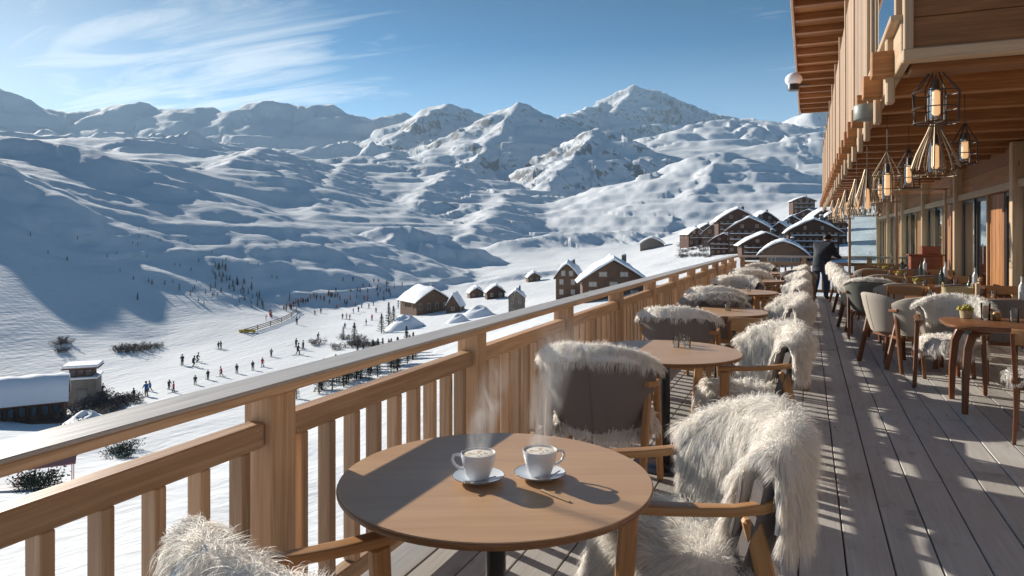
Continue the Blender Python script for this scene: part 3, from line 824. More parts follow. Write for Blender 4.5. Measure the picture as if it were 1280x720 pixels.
    while y < Y1-1:
        yb = y+2.6
        if k == 0:
            gl = MB(); gl.box((BX-.05, (y+yb)/2, BZ+1.55), (.012, yb-y-.3, 2.35), bev=0)
            fr = MB()
            for yy in (y+.08, yb-.08): fr.box((BX-.05, yy, BZ+1.6), (.06, .1, 2.55), ax=2, bev=.005)
            fr.box((BX-.05, (y+yb)/2, BZ+.36), (.06, yb-y-.27, .07), ax=1, bev=.005)
            fr.box((BX-.05, (y+yb)/2, BZ+2.78), (.06, yb-y-.27, .07), ax=1, bev=.005)
            o = part('balcony_glazing', fr, M['pale']); part('pane', gl, M['pane'], o)
        else:
            mb = MB(); yy = y+.12
            lean = .0
            while yy < yb-.05:
                mb.box((BX-.08, yy, BZ+1.42), (.03, .115, 2.3), ax=2, bev=.004); yy += .17
            mb.box((BX-.04, (y+yb)/2, BZ+.5), (.05, yb-y, .09), ax=1); mb.box((BX-.04, (y+yb)/2, BZ+2.3), (.05, yb-y, .09), ax=1)
            part('balcony_screen', mb, M['slat'])
            mb = MB(); mb.box((BX-.07, y, BZ+1.5), (.1, .09, 2.75), ax=2, bev=.006); part('balcony_post', mb, M['pale'])
        for q in (.5, 1.7):     # hanging bracket timbers under the fascia
            mb = MB(); mb.box((BX-.075, y+q, BZ+.02), (.07, .12, .62), ax=2, bev=.012)
            part('bracket', mb, M['pale'])
        y = yb; k += 1
    # upper storey and roof
    mb = MB()
    for i in range(12): mb.box((BX+.35+.004*(i % 2), (BY0+Y1)/2, BZ+.4+.36*i), (.06, Y1-BY0, .355), ax=1, bev=.004)
    part('upper_wall', mb, M['board'])
    RZ = 7.75
    mb = MB(); y = 9.0
    while y < 38.2:
        mb.box((1.9, y+.14, RZ+.05), (4.5, .275, .04), ax=0, bev=.004); y += .28
    part('eave_boards', mb, M['soffit'])
    y = 9.4
    while y < 38:
        mb = MB(); mb.box((1.9, y, RZ-.07), (4.46, .18, .2), ax=0, bev=.01); part('rafter', mb, M['soffit']); y += 1.35
    mb = MB(); mb.box((-.39, 23.6, RZ+.02), (.07, 29.4, .38), ax=1, bev=.01); part('eave_fascia', mb, M['larch'])
    mb = MB(); mb.box((2.9, 23.6, RZ+.14), (6.6, 29.4, .1), ax=1, bev=.01); r = part('roof', mb, M['timber_mid'])
    mb = MB(); mb.box((2.9, 23.6, RZ+.42), (6.5, 29.2, .45), ax=1, bev=.15); part('snow_layer', mb, M['roofsnow'], r)
hotel()

def eave_lamp():
    p = world_pt(992, 102, 20.5)
    root = thing('eave_lamp', 'small snow capped lamp fixed to the outer edge of the roof eave', 'lamp', p)
    mb = MB(); mb.lathe([(.05, -.28), (.16, -.26), (.17, -.05), (.15, 0)], n=16); mb.build('lamp_body', M['darkframe'], root)
    mb = MB(); mb.blob((0, 0, .06), (.24, .24, .2), 14, 9); mb.build('snow_cap', M['roofsnow'], root)
    mb = MB(); mb.beam((.05, 0, -.1), (.42, .02, -.12), .05, .05); mb.build('bracket', M['iron'], root)
eave_lamp()

def drum():
    p = world_pt(1084, 141, 7.8)
    root = thing('drum_heater', 'grey round drum hung below the balcony fascia left of the lanterns', 'heater', p)
    mb = MB(); mb.lathe([(.10, -.085), (.135, -.08), (.14, -.07), (.14, .07), (.13, .085), (.02, .09)], n=28); mb.build('drum', M['roofmetal'], root)
    mb = MB(); mb.tube([(0, 0, .08), (0, 0, .2), (.04, 0, .3)], .018); mb.build('hanger', M['steel'], root)
drum()

# ------------------------------------------------------------------ wire lanterns
def lantern(name, label, p, w_, h_, style, mat, cord):
    """p = point at the cage top; style: 'house' straight sides under a pointed top, 'cone' flaring ribs, 'slim'"""
    root = thing(name, label, 'lantern', p, 0, 'wire lanterns hanging under the balcony'); r = w_/2
    cg = MB(); nr = 8 if style != 'cone' else 16
    if style == 'cone': prof = [(.03, 0), (r*.35, -h_*.2), (r*.8, -h_*.6), (r, -h_*.85), (r*.86, -h_)]
    else: prof = [(.012, 0), (r, -h_*.46), (r*.94, -h_)]
    for k in range(nr):
        a = 2*PI*k/nr+.2
        cg.tube([(q*math.cos(a), q*math.sin(a), z) for q, z in prof], .0062 if style != 'cone' else .0075, 5)
    rings = [prof[1], prof[-1]] if style != 'cone' else [prof[-1], prof[0]]
    if style != 'cone': rings.append((prof[1][0]*.97, -h_*.74))
    for q, z in rings:
        cg.tube([(q*math.cos(2*PI*k/24), q*math.sin(2*PI*k/24), z) for k in range(24)], .005, 5, closed=True)
    if style != 'cone':
        for k in range(4): 
            a = 2*PI*k/8+.2; q = prof[-1][0]; cg.tube([(q*math.cos(a), q*math.sin(a), -h_), (-q*math.cos(a), -q*math.sin(a), -h_)], .004, 5)
    cg.build('cage', mat, root)
    c = MB(); c.tube([(0, 0, 0), (0, 0, cord)], .004, 6); c.tube([(.018*math.cos(t), 0, .018+.018*math.sin(t)) for t in np.linspace(0, 2*PI, 12, False)], .003, 5, closed=True); c.build('cord', M['iron'], root)
    s = MB(); s.lathe([(.022, -h_*.22), (.026, -h_*.30), (.026, -h_*.40), (.03, -h_*.41)], n=14); s.tube([(0, 0, 0), (0, 0, -h_*.24)], .004); s.build('socket', M['iron'], root)
    b = MB(); b.lathe([(.006, -h_*.40), (.030, -h_*.44), (.032, -h_*.82), (.02, -h_*.86)], n=16); b.build('candle_bulb', M['bulb'], root)
    g = MB(); g.lathe([(.052, -h_*.38), (.052, -h_*.92), (.045, -h_*.93)], n=24); g.build('glass_cylinder', M['glassware'], root)
    return root
LN = [ # px, y_top, depth, px width, px height, style, material, cord end y, label
 (1170, 84, 5.9, 54, 70, 'house', 'iron', 68, 'large black cage lantern with a pointed top, hanging highest and nearest'),
 (1169, 154, 6.3, 54, 66, 'cone', 'bronze', 88, 'flared bronze ribbed lantern directly below the large black cage lantern'),
 (1206, 155, 7.2, 29, 50, 'slim', 'iron', 108, 'slim black cage lantern on a long cord, rightmost of the lanterns'),
 (1109, 191, 8.6, 34, 62, 'slim', 'bronze', 150, 'tall bronze cage lantern with two glowing bulbs left of the ribbed one'),
 (1136, 187, 9.4, 26, 48, 'slim', 'iron', 158, 'narrow dark lantern half hidden behind the flared ribbed lantern'),
 (1084, 212, 10.5, 32, 58, 'cone', 'bronze', 180, 'ribbed bronze cone lantern fourth along the balcony edge'),
 (1071, 224, 12.4, 24, 44, 'cone', 'bronze', 200, 'smaller ribbed bronze cone lantern behind the fourth lantern'),
 (1100, 214, 12.8, 20, 40, 'slim', 'bronze', 190, 'small bronze cage lantern low in the middle of the far cluster'),
 (1058, 238, 15.0, 20, 36, 'cone', 'bronze', 222, 'tiny ribbed bronze lantern at the far end of the balcony'),
 (1050, 248, 17.5, 18, 30, 'cone', 'bronze', 236, 'farthest ribbed bronze lantern above the standing man'),
 (1042, 250, 20.5, 14, 24, 'cone', 'bronze', 240, 'barely visible bronze lantern beyond the terrace end'),
]
for (px, yt, d, wp, hp, st, mt, yc, lb) in LN:
    p = world_pt(px, yt, d); top = 2.98-p.z
    lantern('wire_lantern', lb, p, wp*d/FPX, hp*d/FPX, st, M[mt], max(.08, top+.06))
# ------------------------------------------------------------------ sheepskins
CLP = .46
def make_fur(name, P, nstr, length, width, clumps, seed, segs=4, lift=.8, flow_ridge=None, grav=.5, mat='fur', hide=(26, 26), sgn_n=-1.0):
    """P(u,v) -> (n,3) points of the draped hide, u,v in 0..1. Strands are tapered ribbons combed away from the ridge row."""
    rg = np.random.default_rng(seed); n = nstr
    u = rg.random(n); v = rg.random(n)
    e = 1e-3
    def nrm(u, v):
        a = P(np.clip(u+e, 0, 1), v)-P(np.clip(u-e, 0, 1), v); b = P(u, np.clip(v+e, 0, 1))-P(u, np.clip(v-e, 0, 1))
        c = np.cross(a, b)*sgn_n; c /= np.linalg.norm(c, axis=1, keepdims=True)+1e-12
        return c, b/(np.linalg.norm(b, axis=1, keepdims=True)+1e-12), a/(np.linalg.norm(a, axis=1, keepdims=True)+1e-12)
    # clump centres; strands near the border also reach outwards
    cu = rg.random(clumps); cv = rg.random(clumps)
    best = np.zeros(n, int)
    for s0 in range(0, n, 4000):
        du = (u[s0:s0+4000, None]-cu[None])*1.0; dv = (v[s0:s0+4000, None]-cv[None])*1.0
        best[s0:s0+4000] = np.argmin(du*du+dv*dv, axis=1)
    def tips(u, v, L, rnd):
        p = P(u, v); nn, tv, tu = nrm(u, v)
        sgn = np.where(v > flow_ridge, 1.0, -1.0) if flow_ridge is not None else np.where(v > .5, 1., -1.)
        k = np.clip(np.abs(v-(flow_ridge if flow_ridge is not None else .5))*6, 0, 1)
        side = (u-.5)*2; bu = np.clip((np.abs(side)-.82)/.18, 0, 1)*np.sign(side)
        sw = fbm(u*5+seed, v*7, 3, seed)*1.1
        fl = tv*(sgn*k)[:, None]*1.0+tu*(bu*1.1+sw*.75)[:, None]+rnd*.22
        fl /= np.linalg.norm(fl, axis=1, keepdims=True)+1e-9
        return p, nn, fl
    rnd = rg.normal(size=(n, 3)); crnd = rg.normal(size=(clumps, 3))
    cl = length*(.75+.5*rg.random(clumps)); L = length*(.6+.55*rg.random(n))
    lf = fbm(u*9+3, v*9, 3, seed+5)*.5+lift
    p, nn, fl = tips(u, v, L, rnd); cp, cn, cf = tips(cu, cv, cl, crnd*1.3)
    T = np.linspace(0, 1, segs+1)
    def curve(p, nn, fl, L, lf, t):
        g = np.array([0, 0, -1.0])
        q = p + L[:, None]*(nn*(lf[:, None]*(t-.55*t*t)) + fl*(t**1.25)) + g*(grav*L*t*t)[:, None]
        return q
    ctip = [curve(cp, cn, cf, cl, np.full(clumps, lift), t) for t in T]
    pts = []
    for k, t in enumerate(T):
        q = curve(p, nn, fl, L, lf, t)
        wgt = CLP*t**1.3*(.5+.5*rg.random(n)) if k == -1 else (CLP*t**1.3)
        q = q*(1-wgt)+(ctip[k][best]+(q-curve(p, nn, fl, L, lf, t))*0)*wgt + rnd*(.0012*t)
        pts.append(q)
    pts = np.stack(pts, 1)                                   # n, segs+1, 3
    d = pts[:, -1]-pts[:, 0]; sd_ = np.cross(d, rg.normal(size=(n, 3))*.5+nn); sd_ /= np.linalg.norm(sd_, axis=1, keepdims=True)+1e-12
    wd = width*(.7+.6*rg.random(n))
    tap = np.interp(T, [0, .5, 1], [1, .85, .12])
    off = sd_[:, None, :]*(wd[:, None]*tap[None])[:, :, None]*.5
    V = np.stack([pts-off, pts+off], 2).reshape(n, -1, 3)    # n, (segs+1)*2, 3
    nv = (segs+1)*2
    base = (np.arange(n)*nv)[:, None, None]; s = (np.arange(segs)*2)[None, :, None]
    F = (base+s+np.array([0, 1, 3, 2])[None, None, :]).reshape(-1, 4)
    V = V.reshape(-1, 3)
    tint = np.repeat((.25+.75*rg.random(clumps))[best]*.6+.4*rg.random(n), segs)
    # hide underneath, with thickness
    nu, nv_ = hide
    U, Vv = np.meshgrid(np.linspace(0, 1, nu), np.linspace(0, 1, nv_), indexing='ij')
    hp = P(U.ravel(), Vv.ravel()); hn = nrm(U.ravel(), Vv.ravel())[0]
    hv = np.concatenate([hp, hp-hn*.012]); i, j = np.meshgrid(np.arange(nu-1), np.arange(nv_-1), indexing='ij')
    q = np.stack([i*nv_+j, (i+1)*nv_+j, (i+1)*nv_+j+1, i*nv_+j+1], -1).reshape(-1, 4); m0 = nu*nv_
    rim = []
    ring = [a*nv_ for a in range(nu)]+[(nu-1)*nv_+b for b in range(1, nv_)]+[a*nv_+nv_-1 for a in range(nu-2, -1, -1)]+[b for b in range(nv_-2, 0, -1)]
    for a, b in zip(ring, ring[1:]+ring[:1]): rim.append([a, b, b+m0, a+m0])
    hf = np.concatenate([q, q[:, ::-1]+m0, np.array(rim)])
    allv = np.concatenate([V, hv]); allf = np.concatenate([F, hf+len(V)])
    me = bpy.data.meshes.new(name); me.vertices.add(len(allv)); me.vertices.foreach_set('co', allv.astype(np.float32).ravel())
    me.loops.add(allf.size); me.loops.foreach_set('vertex_index', allf.ravel().astype(np.int32))
    me.polygons.add(len(allf)); me.polygons.foreach_set('loop_start', np.arange(0, allf.size, 4, dtype=np.int32)); me.polygons.foreach_set('loop_total', np.full(len(allf), 4, np.int32))
    me.materials.append(M[mat]); me.materials.append(M['hide'])
    mi = np.zeros(len(allf), np.int32); mi[len(F):] = 1; me.polygons.foreach_set('material_index', mi)
    me.update(calc_edges=True); me.polygons.foreach_set('use_smooth', np.ones(len(allf), bool))
    at = me.attributes.new('tint', 'FLOAT', 'FACE'); at.data.foreach_set('value', np.concatenate([tint, np.full(len(hf), .5)]).astype(np.float32))
    return me

# backrest shell profile shared by chairs and sheepskins (chair faces local +Y)
RB = .285
def shell_pt(phi, h, off=0.0):
    """phi from -Y axis (rad), h 0..1 bottom..top, off = outward offset"""
    phi = np.asarray(phi, float); h = np.asarray(h, float)
    ztop = .83-.17*np.clip(np.abs(phi)/1.5, 0, 1)**2.4; zb = .40+.03*np.abs(phi)
    z = zb+(ztop-zb)*h
    r = RB+off+.055*h-.03*(1-h)**2
    x = r*np.sin(phi)*1.04; y = -r*np.cos(phi)-.02*h
    return np.stack([x, y, z], -1)
def pelt_surface(phimax, inner, outer, lump=.03, seed=0, center=0.0, ragged=.12):
    """v=0 inside low .. v=ridge top .. v=1 outside low"""
    tot = inner+outer+.10; vr = (inner+.05)/tot
    def P(u, v):
        u = np.asarray(u, float); v = np.asarray(v, float)
        rag = 1+ragged*fbm(u*3.1+seed, u*0+seed*.7, 2, seed)*2
        edge = (np.abs(u-.5)*2)
        arc = (v-vr)*tot*(1-.22*edge**3)*rag           # metres from the ridge
        phi = (u-.5)*2*phimax*(1-.10*np.abs(v-vr)) + center
        lum = lump*(fbm(u*2.6+seed, v*2.2+4, 2, seed+3)+.35)+.012
        top = shell_pt(phi, np.ones_like(phi), 0.0)
        H_ = top[..., 2]-.40
        # inside: down the inner face then forward on the seat; over the ridge: half circle of radius .05; outside: down
        rr = .052
        a = arc/rr
        inside = arc < -rr*PI/2; outside = arc > rr*PI/2
        hh_in = np.clip(1-(-arc-rr*PI/2)/H_, .02, 1); hh_out = 1-(arc-rr*PI/2)/H_
        offs = np.where(inside, -rr-lum*.8, np.where(outside, rr+lum, rr*np.sin(np.clip(a, -PI/2, PI/2))))
        hh = np.where(inside, hh_in, np.where(outside, hh_out, 1.0))
        p = shell_pt(phi, np.clip(hh, -.4, 1), offs-.012)
        p[..., 2] += np.where(~inside & ~outside, rr*np.cos(a)+.012, .012)+lum*.5*np.clip(1-np.abs(arc)/.2, 0, 1)
        # hanging cloth swings outward a little at its lower edge
        k = np.clip(arc-.12, 0, 1)
        p[..., 0] += np.sin(phi)*k*.10; p[..., 1] -= np.cos(phi)*k*.10
        return p
    return P, vr
def seat_surface(seed=0, spill=.16, rx=.27, ry=.27):
    def P(u, v):
        a = (np.asarray(u)-.5)*2; b = (np.asarray(v)-.5)*2
        # square to disc
        x = a*np.sqrt(1-b*b/2); y = b*np.sqrt(1-a*a/2); r = np.hypot(x, y)
        R = (rx+spill)*(1+.16*fbm(np.arctan2(y, x)*1.1+seed, r*0+seed, 2, seed+2))
        arc = r*R; lim = rx
        hor = np.where(arc < lim, arc, lim+(arc-lim)*.28); dz = np.where(arc < lim, 0, -(arc-lim)*.95)
        ct = x/(r+1e-6); st = y/(r+1e-6)
        z = .485+dz+.03*fbm(x*2.5+seed, y*2.5, 2, seed)+.025*(1-np.clip(arc/lim, 0, 1)**2)
        fwd = np.clip(-st, 0, 1)
        return np.stack([ct*hor*.98, st*hor*ry/rx*(1-.08*fwd)+.01, z], -1)
    return P

FUR = {}
def furs():
    P, vr = pelt_surface(1.28, .40, .31, .045, 3, .20)
    FUR['long_hi'] = make_fur('sheepskin', P, 44000, .068, .0018, 800, 3, 5, .62, vr, .45, hide=(40, 50))
    P, vr = pelt_surface(1.22, .34, .055, .02, 5)
    FUR['short_hi'] = make_fur('sheepskin', P, 17000, .046, .0018, 420, 5, 4, .7, vr, .38)
    P, vr = pelt_surface(.80, .36, .05, .015, 7, .42)
    FUR['corner_hi'] = make_fur('sheepskin', P, 17000, .050, .0017, 300, 7, 5, .5, vr, .4)
    FUR['seat_hi'] = make_fur('sheepskin', seat_surface(2, .18), 28000, .070, .0020, 600, 8, 5, .75, .45, .45, sgn_n=1.0)
    P, vr = pelt_surface(1.30, .36, .30, .05, 13, .12)
    FUR['long_mid'] = make_fur('sheepskin', P, 16000, .062, .0028, 500, 13, 4, .85, vr, .38)
    P, vr = pelt_surface(1.15, .30, .20, .035, 17, .05)
    FUR['long_lo'] = make_fur('sheepskin', P, 6000, .052, .0046, 260, 17, 3, .8, vr, .4, hide=(18, 22))
    P, vr = pelt_surface(1.25, .25, .06, .02, 19)
    FUR['short_lo'] = make_fur('sheepskin', P, 4200, .045, .0042, 160, 19, 3, .9, vr, .35, 'fur', hide=(18, 18))
    FUR['short_grey'] = make_fur('sheepskin', P, 4200, .05, .0045, 120, 23, 3, .9, vr, .4, 'fur_grey', hide=(18, 18))
    P, vr = pelt_surface(1.36, .03, .012, .004, 37)
    FUR['trim'] = make_fur('sheepskin', P, 4000, .030, .0036, 160, 37, 3, .9, vr, .2, 'fur', hide=(30, 10))
    FUR['seat_lo'] = make_fur('sheepskin', seat_surface(6, .12), 4200, .065, .0055, 140, 29, 3, .6, .45, .5, hide=(18, 18), sgn_n=1.0)
    FUR['seat_grey'] = make_fur('sheepskin', seat_surface(9, .03), 4200, .05, .0045, 140, 31, 3, .6, .45, .5, 'fur_grey', hide=(18, 18), sgn_n=1.0)
furs()
def pelt(kind, label, loc, rz, group):
    o = bpy.data.objects.new('sheepskin', FUR[kind]); COL.objects.link(o); o.location = loc; o.rotation_euler = (0, 0, rz)
    return tag(o, label, 'sheepskin', group)

# ------------------------------------------------------------------ armchair
def make_chair(frame, shell, pad):
    root = bpy.data.objects.new('armchair', None); root.empty_display_size = .1; COL.objects.link(root)
    # upholstered shell
    mb = MB(); nu, nh = 29, 9; PH = 1.14
    inn = [[tuple(shell_pt(PH*(2*i/(nu-1)-1), h, -.022)) for h in np.linspace(0, 1, nh)] for i in range(nu)]
    outr = [[tuple(shell_pt(PH*(2*i/(nu-1)-1), h, .022)) for h in np.linspace(0, 1, nh)] for i in range(nu)]
    loop = []
    for i in range(nu):
        ph = PH*(2*i/(nu-1)-1); top = shell_pt(ph, 1, 0); bot = shell_pt(ph, 0, 0)
        row = list(outr[i])
        for a in (.6, 1.57, 2.5): 
            q = shell_pt(ph, 1, .022*math.cos(a)); row.append((q[0], q[1], q[2]+.018*math.sin(a)))
        row += inn[i][::-1]
        for a in (.6, 1.57, 2.5):
            q = shell_pt(ph, 0, -.022*math.cos(a)); row.append((q[0], q[1], q[2]-.015*math.sin(a)))
        row.append(row[0]); loop.append(row)
    mb.grid(loop, nu, len(loop[0]), flip=True)
    for row, fl in ((loop[0], False), (loop[-1], True)):
        f = list(range(len(row)-1)); mb.add(row[:-1], [f[::-1] if fl else f], None, True)
    mb.build('backrest', shell, root)
    sm = MB()
    sm.tube([tuple(shell_pt(0, h, .0235)) for h in np.linspace(.0, .98, 8)], .0022, 6); sm.build('back_seam', shell, root)
    # seat cushion: rounded super-ellipse
    def seat_mb(z0, z1, s_, mat, nm_):
        mb = MB(); prof = [(.86, z0), (.985, z0+.012), (1.0, (z0+z1)/2), (.97, z1-.014), (.86, z1), (.4, z1+.006), (.02, z1+.008)]
        P = []; n = 40
        for i in range(n):
            a = 2*PI*i/n; ca, sa = math.cos(a), math.sin(a)
            ex = math.copysign(abs(ca)**.62, ca); ey = math.copysign(abs(sa)**.62, sa)
            P.append([(ex*.255*s_*q*(1.04 if sa > 0 else .93), ey*.255*s_*q+.01, z) for q, z in prof])
        mb.grid(P, n, len(prof), True); mb.add([p[0] for p in P], [list(range(n))[::-1]], None, False); mb.build(nm_, mat, root)
    seat_mb(.39, .465, 1.0, pad, 'seat')
    fr = MB()
    fr.box((0, .20, .365), (.46, .03, .05)); fr.box((0, -.17, .365), (.38, .03, .05))
    for s in (-1, 1): fr.box((s*.225, .015, .365), (.35, .028, .05), RY, 0)
    fr.build('seat_frame', frame, root)
    for s in (-1, 1):
        # front leg rises to the armrest, rear leg leans back; both taper to the foot
        mb = MB(); mb.beam((s*.292, .268, 0), (s*.272, .222, .635), .036, .052, (0, 1, 0), .008, taper=1.15); mb.build('leg', frame, root)
        mb = MB(); mb.beam((s*.272, -.305, 0), (s*.285, -.15, .635), .036, .052, (0, 1, 0), .008, taper=1.15); mb.build('leg', frame, root)
        # armrest: flat, slightly bowed, wraps behind the shell
        pts = [(s*.262, .262, .652), (s*.272, .20, .653), (s*.285, .10, .655), (s*.302, 0, .66), (s*.322, -.09, .668), (s*.318, -.17, .676), (s*.292, -.235, .684)]
        mb = MB(); mb.sweep(pts, [.05, .058, .056, .05, .042, .036, .034], [.03]*5+[.034, .036], r=.16, n=16); mb.build('armrest', frame, root)
        mb = MB(); mb.beam((s*.285, .245, .36), (s*.283, -.225, .375), .022, .036, bev=.005); mb.build('side_rail', frame, root)
    return root
protos = {}
def chair(kind, label, loc, rz, group, cat='armchair'):
    """the first use moves the prototype, later ones copy it with its parts"""
    if kind not in protos:
        fr, sh, pd = {'oak': ('oak', 'shell', 'seatpad'), 'walnut': ('walnut', 'shell', 'seatpad'), 'green': ('walnut', 'shell_green', 'shell_green'), 'beige': ('walnut', 'shell_beige', 'shell_beige')}[kind]
        protos[kind] = make_chair(M[fr], M[sh], M[pd]); o = protos[kind]
    else: o = copy_tree(protos[kind])
    o.location = loc; o.rotation_euler = (0, 0, rz)
    return tag(o, label, cat, group)
def make_plain_chair():
    """open wooden chair with a curved top rail"""
    root = bpy.data.objects.new('wooden_chair', None); COL.objects.link(root)
    mb = MB(); mb.box((0, 0, .445), (.44, .42, .03), bev=.012); mb.build('seat', M['walnut'], root)
    for s in (-1, 1):
        mb = MB(); mb.beam((s*.20, .20, 0), (s*.185, .17, .43), .03, .034, (0, 1, 0), .007, 1.15); mb.build('leg', M['walnut'], root)
        mb = MB(); mb.sweep([(s*.20, -.24, 0), (s*.19, -.19, .22), (s*.19, -.18, .43), (s*.20, -.21, .62), (s*.21, -.25, .80)], [.026, .032, .036, .032, .026], .034, (0, 1, 0), .2); mb.build('leg', M['walnut'], root)
    mb = MB(); mb.sweep([(.24*math.sin(t), -.26-.04*math.cos(t)+.045, .775) for t in np.linspace(-1.1, 1.1, 11)], .024, .115, r=.15); mb.build('top_rail', M['oak'], root)
    mb = MB(); mb.box((0, .17, .405), (.36, .024, .045)); mb.box((0, -.17, .405), (.36, .024, .045)); mb.build('seat_frame', M['walnut'], root)
    return root
def plain_chair(label, loc, rz, group):
    if 'plain' not in protos: protos['plain'] = make_plain_chair(); o = protos['plain']
    else: o = copy_tree(protos['plain'])
    o.location = loc; o.rotation_euler = (0, 0, rz); return tag(o, label, 'chair', group)

# ------------------------------------------------------------------ round tables
def make_round(r=.485):
    root = bpy.data.objects.new('round_table', None); COL.objects.link(root)
    mb = MB(); prof = [(.02, .722), (r-.03, .722), (r-.008, .727), (r-.001, .735), (r, .742), (r-.002, .747)]
    mb.m = 0; mb.lathe(prof, n=96); mb.build('table_edge', M['edge'], root)
    mb = MB(); mb.lathe([(r-.0035, .7465), (r-.005, .750), (r-.02, .7505), (.02, .7505)], n=96)
    # planar grain
    mb.uv = [[(mb.v[i][0]*.9+mb.v[i][1]*.42, mb.v[i][1]*.9-mb.v[i][0]*.42) for i in f] for f in mb.f]
    mb.build('table_top', M['table'], root)
    mb = MB(); mb.lathe([(.032, .02), (.032, .70)], n=28); mb.build('pedestal', M['black'], root)
    mb = MB(); mb.lathe([(.21, 0), (.215, .004), (.213, .011), (.05, .018), (.034, .026)], n=40); mb.build('base_plate', M['black'], root)
    mb = MB(); mb.lathe([(.034, .701), (.11, .712), (.11, .7215)], n=24); mb.build('top_flange', M['black'], root)
    return root
def make_rect(w_=1.7, d_=.82):
    root = bpy.data.objects.new('long_table', None); COL.objects.link(root)
    n = 56; mb = MB(); P = []
    for i in range(n):
        a = 2*PI*i/n; ca, sa = math.cos(a), math.sin(a); e = .42
        x = math.copysign(abs(ca)**e, ca)*w_/2; y = math.copysign(abs(sa)**e, sa)*d_/2
        P.append([(x*k, y*k, z) for k, z in ((.9, .70), (.985, .712), (1, .728), (.998, .745), (.99, .75), (.5, .7505), (.01, .7505))])
    mb.grid(P, n, 7, True); mb.uv = [[(mb.v[i][0], mb.v[i][1]) for i in f] for f in mb.f]
    mb.build('table_top', M['walnut'], root)
    for sx in (-1, 1):
        for sy in (-1, 1):
            x, y = sx*(w_/2-.17), sy*(d_/2-.15)
            mb = MB(); mb.sweep([(x+sx*.05, y+sy*.04, 0), (x+sx*.045, y+sy*.035, .3), (x+sx*.025, y+sy*.02, .55), (x-sx*.005, y, .64), (x-sx*.06, y-sy*.03, .69), (x-sx*.15, y-sy*.05, .703)], [.045, .055, .062, .068, .07, .07], [.05, .058, .062, .055, .04, .02], (sx*.3+.01, sy, 0) if False else (0, sy, .3), .18, n=12)
            mb.build('leg', M['walnut'], root)
    return root

TABY = [2.01, 4.63, 7.30, 9.95, 12.6, 15.3]; TX = [-.90, -.86, -.84, -.84, -.84, -.84]
ORD = ['nearest', 'second', 'third', 'fourth', 'fifth', 'sixth']
TNAME = ['the nearest round table', 'the second round table', 'the third round table', 'the fourth round table', 'the fifth round table', 'the farthest round table']
tproto = make_round()
G_T = 'round tables along the railing'; G_C = 'grey shell armchairs at the round tables'; G_S = 'sheepskins on the armchairs'
FACE = math.atan2(-.34, -.94)-PI/2          # right-hand chairs look left and slightly toward the camera
for k in range(6):
    o = tproto if k == 0 else copy_tree(tproto)
    o.location = (TX[k], TABY[k], 0); o.rotation_euler = (0, 0, 0 if k == 0 else .3*k)
    tag(o, ['round wooden cafe table with two steaming coffee cups on it', 'round wooden cafe table with a black pedestal and small glasses on it',
            'third round cafe table from the camera along the railing', 'fourth round cafe table from the camera along the railing',
            'fifth round cafe table from the camera along the railing', 'farthest round cafe table, close to the end railing'][k], 'table', G_T)
# front-left chair, only its back edge and arm in view
chair('oak', 'armchair cut off by the lower left edge, backed up to the camera', (-.95, 1.36, 0), -.42, G_C)
pelt('corner_hi', 'white sheepskin over the armchair at the lower left edge of the picture', (-.95, 1.36, 0), -.42, G_S)
pelt('seat_lo', 'white sheepskin on the seat of the lower left armchair', (-.95, 1.36, 0), -.42, G_S)
# big fur chair right of the nearest table
c1 = (-.40, 2.50, 0)
chair('oak', 'armchair under long shaggy cream fur right of the nearest table', c1, FACE, G_C)
pelt('long_hi', 'long cream sheepskin draped over the back of the armchair right of the coffee cups', c1, FACE, G_S)
pelt('seat_hi', 'shaggy cream sheepskin on the seat of the armchair right of the coffee cups', c1, FACE, G_S)
# grey shell chair between first and second table, its back to us
c2 = (-1.12, 4.08, 0)
chair('oak', 'armchair showing its plain taupe back behind the nearest table', c2, .04, G_C)
pelt('short_hi', 'sheepskin folded over the top of the taupe chair back behind the coffee cups', c2, .04, G_S)
pelt('seat_lo', 'sheepskin on the seat of the taupe chair behind the nearest table', c2, .04, G_S)
c3 = (-.40, 5.02, 0)
chair('oak', 'armchair under thick cream fur right of the second round table', c3, FACE+.08, G_C)
pelt('long_mid', 'cream sheepskin draped over the armchair right of the second table', c3, FACE+.08, G_S)
pelt('seat_lo', 'cream sheepskin spilling from the seat right of the second table', c3, FACE+.08, G_S)
for k in range(2, 6):
    tx, ty = TX[k], TABY[k]; nm_ = TNAME[k]
    c = (tx-.20, ty-.92, 0); chair('oak', f'taupe armchair with its back to the camera before {nm_}', c, random.uniform(-.15, .1), G_C)
    pelt('short_lo', f'fur roll over the chair back before {nm_}', c, protos['oak'].rotation_euler.z if False else 0, G_S)
    c = (tx+.46, ty+.42-.05*k, 0); a = FACE+random.uniform(-.2, .2); chair('oak', f'fur covered armchair on the walkway side of {nm_}', c, a, G_C)
    pelt('long_lo' if k > 2 else 'long_mid', f'cream sheepskin over the walkway side armchair of {nm_}', c, a, G_S)
    c = (tx-.12, ty+.78, 0); a = PI+random.uniform(-.2, .2) if k % 2 else .1; chair('oak', f'armchair on the far side of {nm_}', c, a, G_C)
    pelt('short_grey' if k == 2 else 'long_lo', f'{"grey" if k == 2 else "cream"} sheepskin on the chair beyond {nm_}', c, a, G_S)
plain_chair('low wooden chair with a curved oak top rail behind the second table', (-.36, 6.28, 0), -.15, 'open wooden chairs')
# far taupe chair with its back to us by the man
chair('walnut', 'wide taupe armchair standing alone left of the man', (-.18, 15.0, 0), .05, G_C)

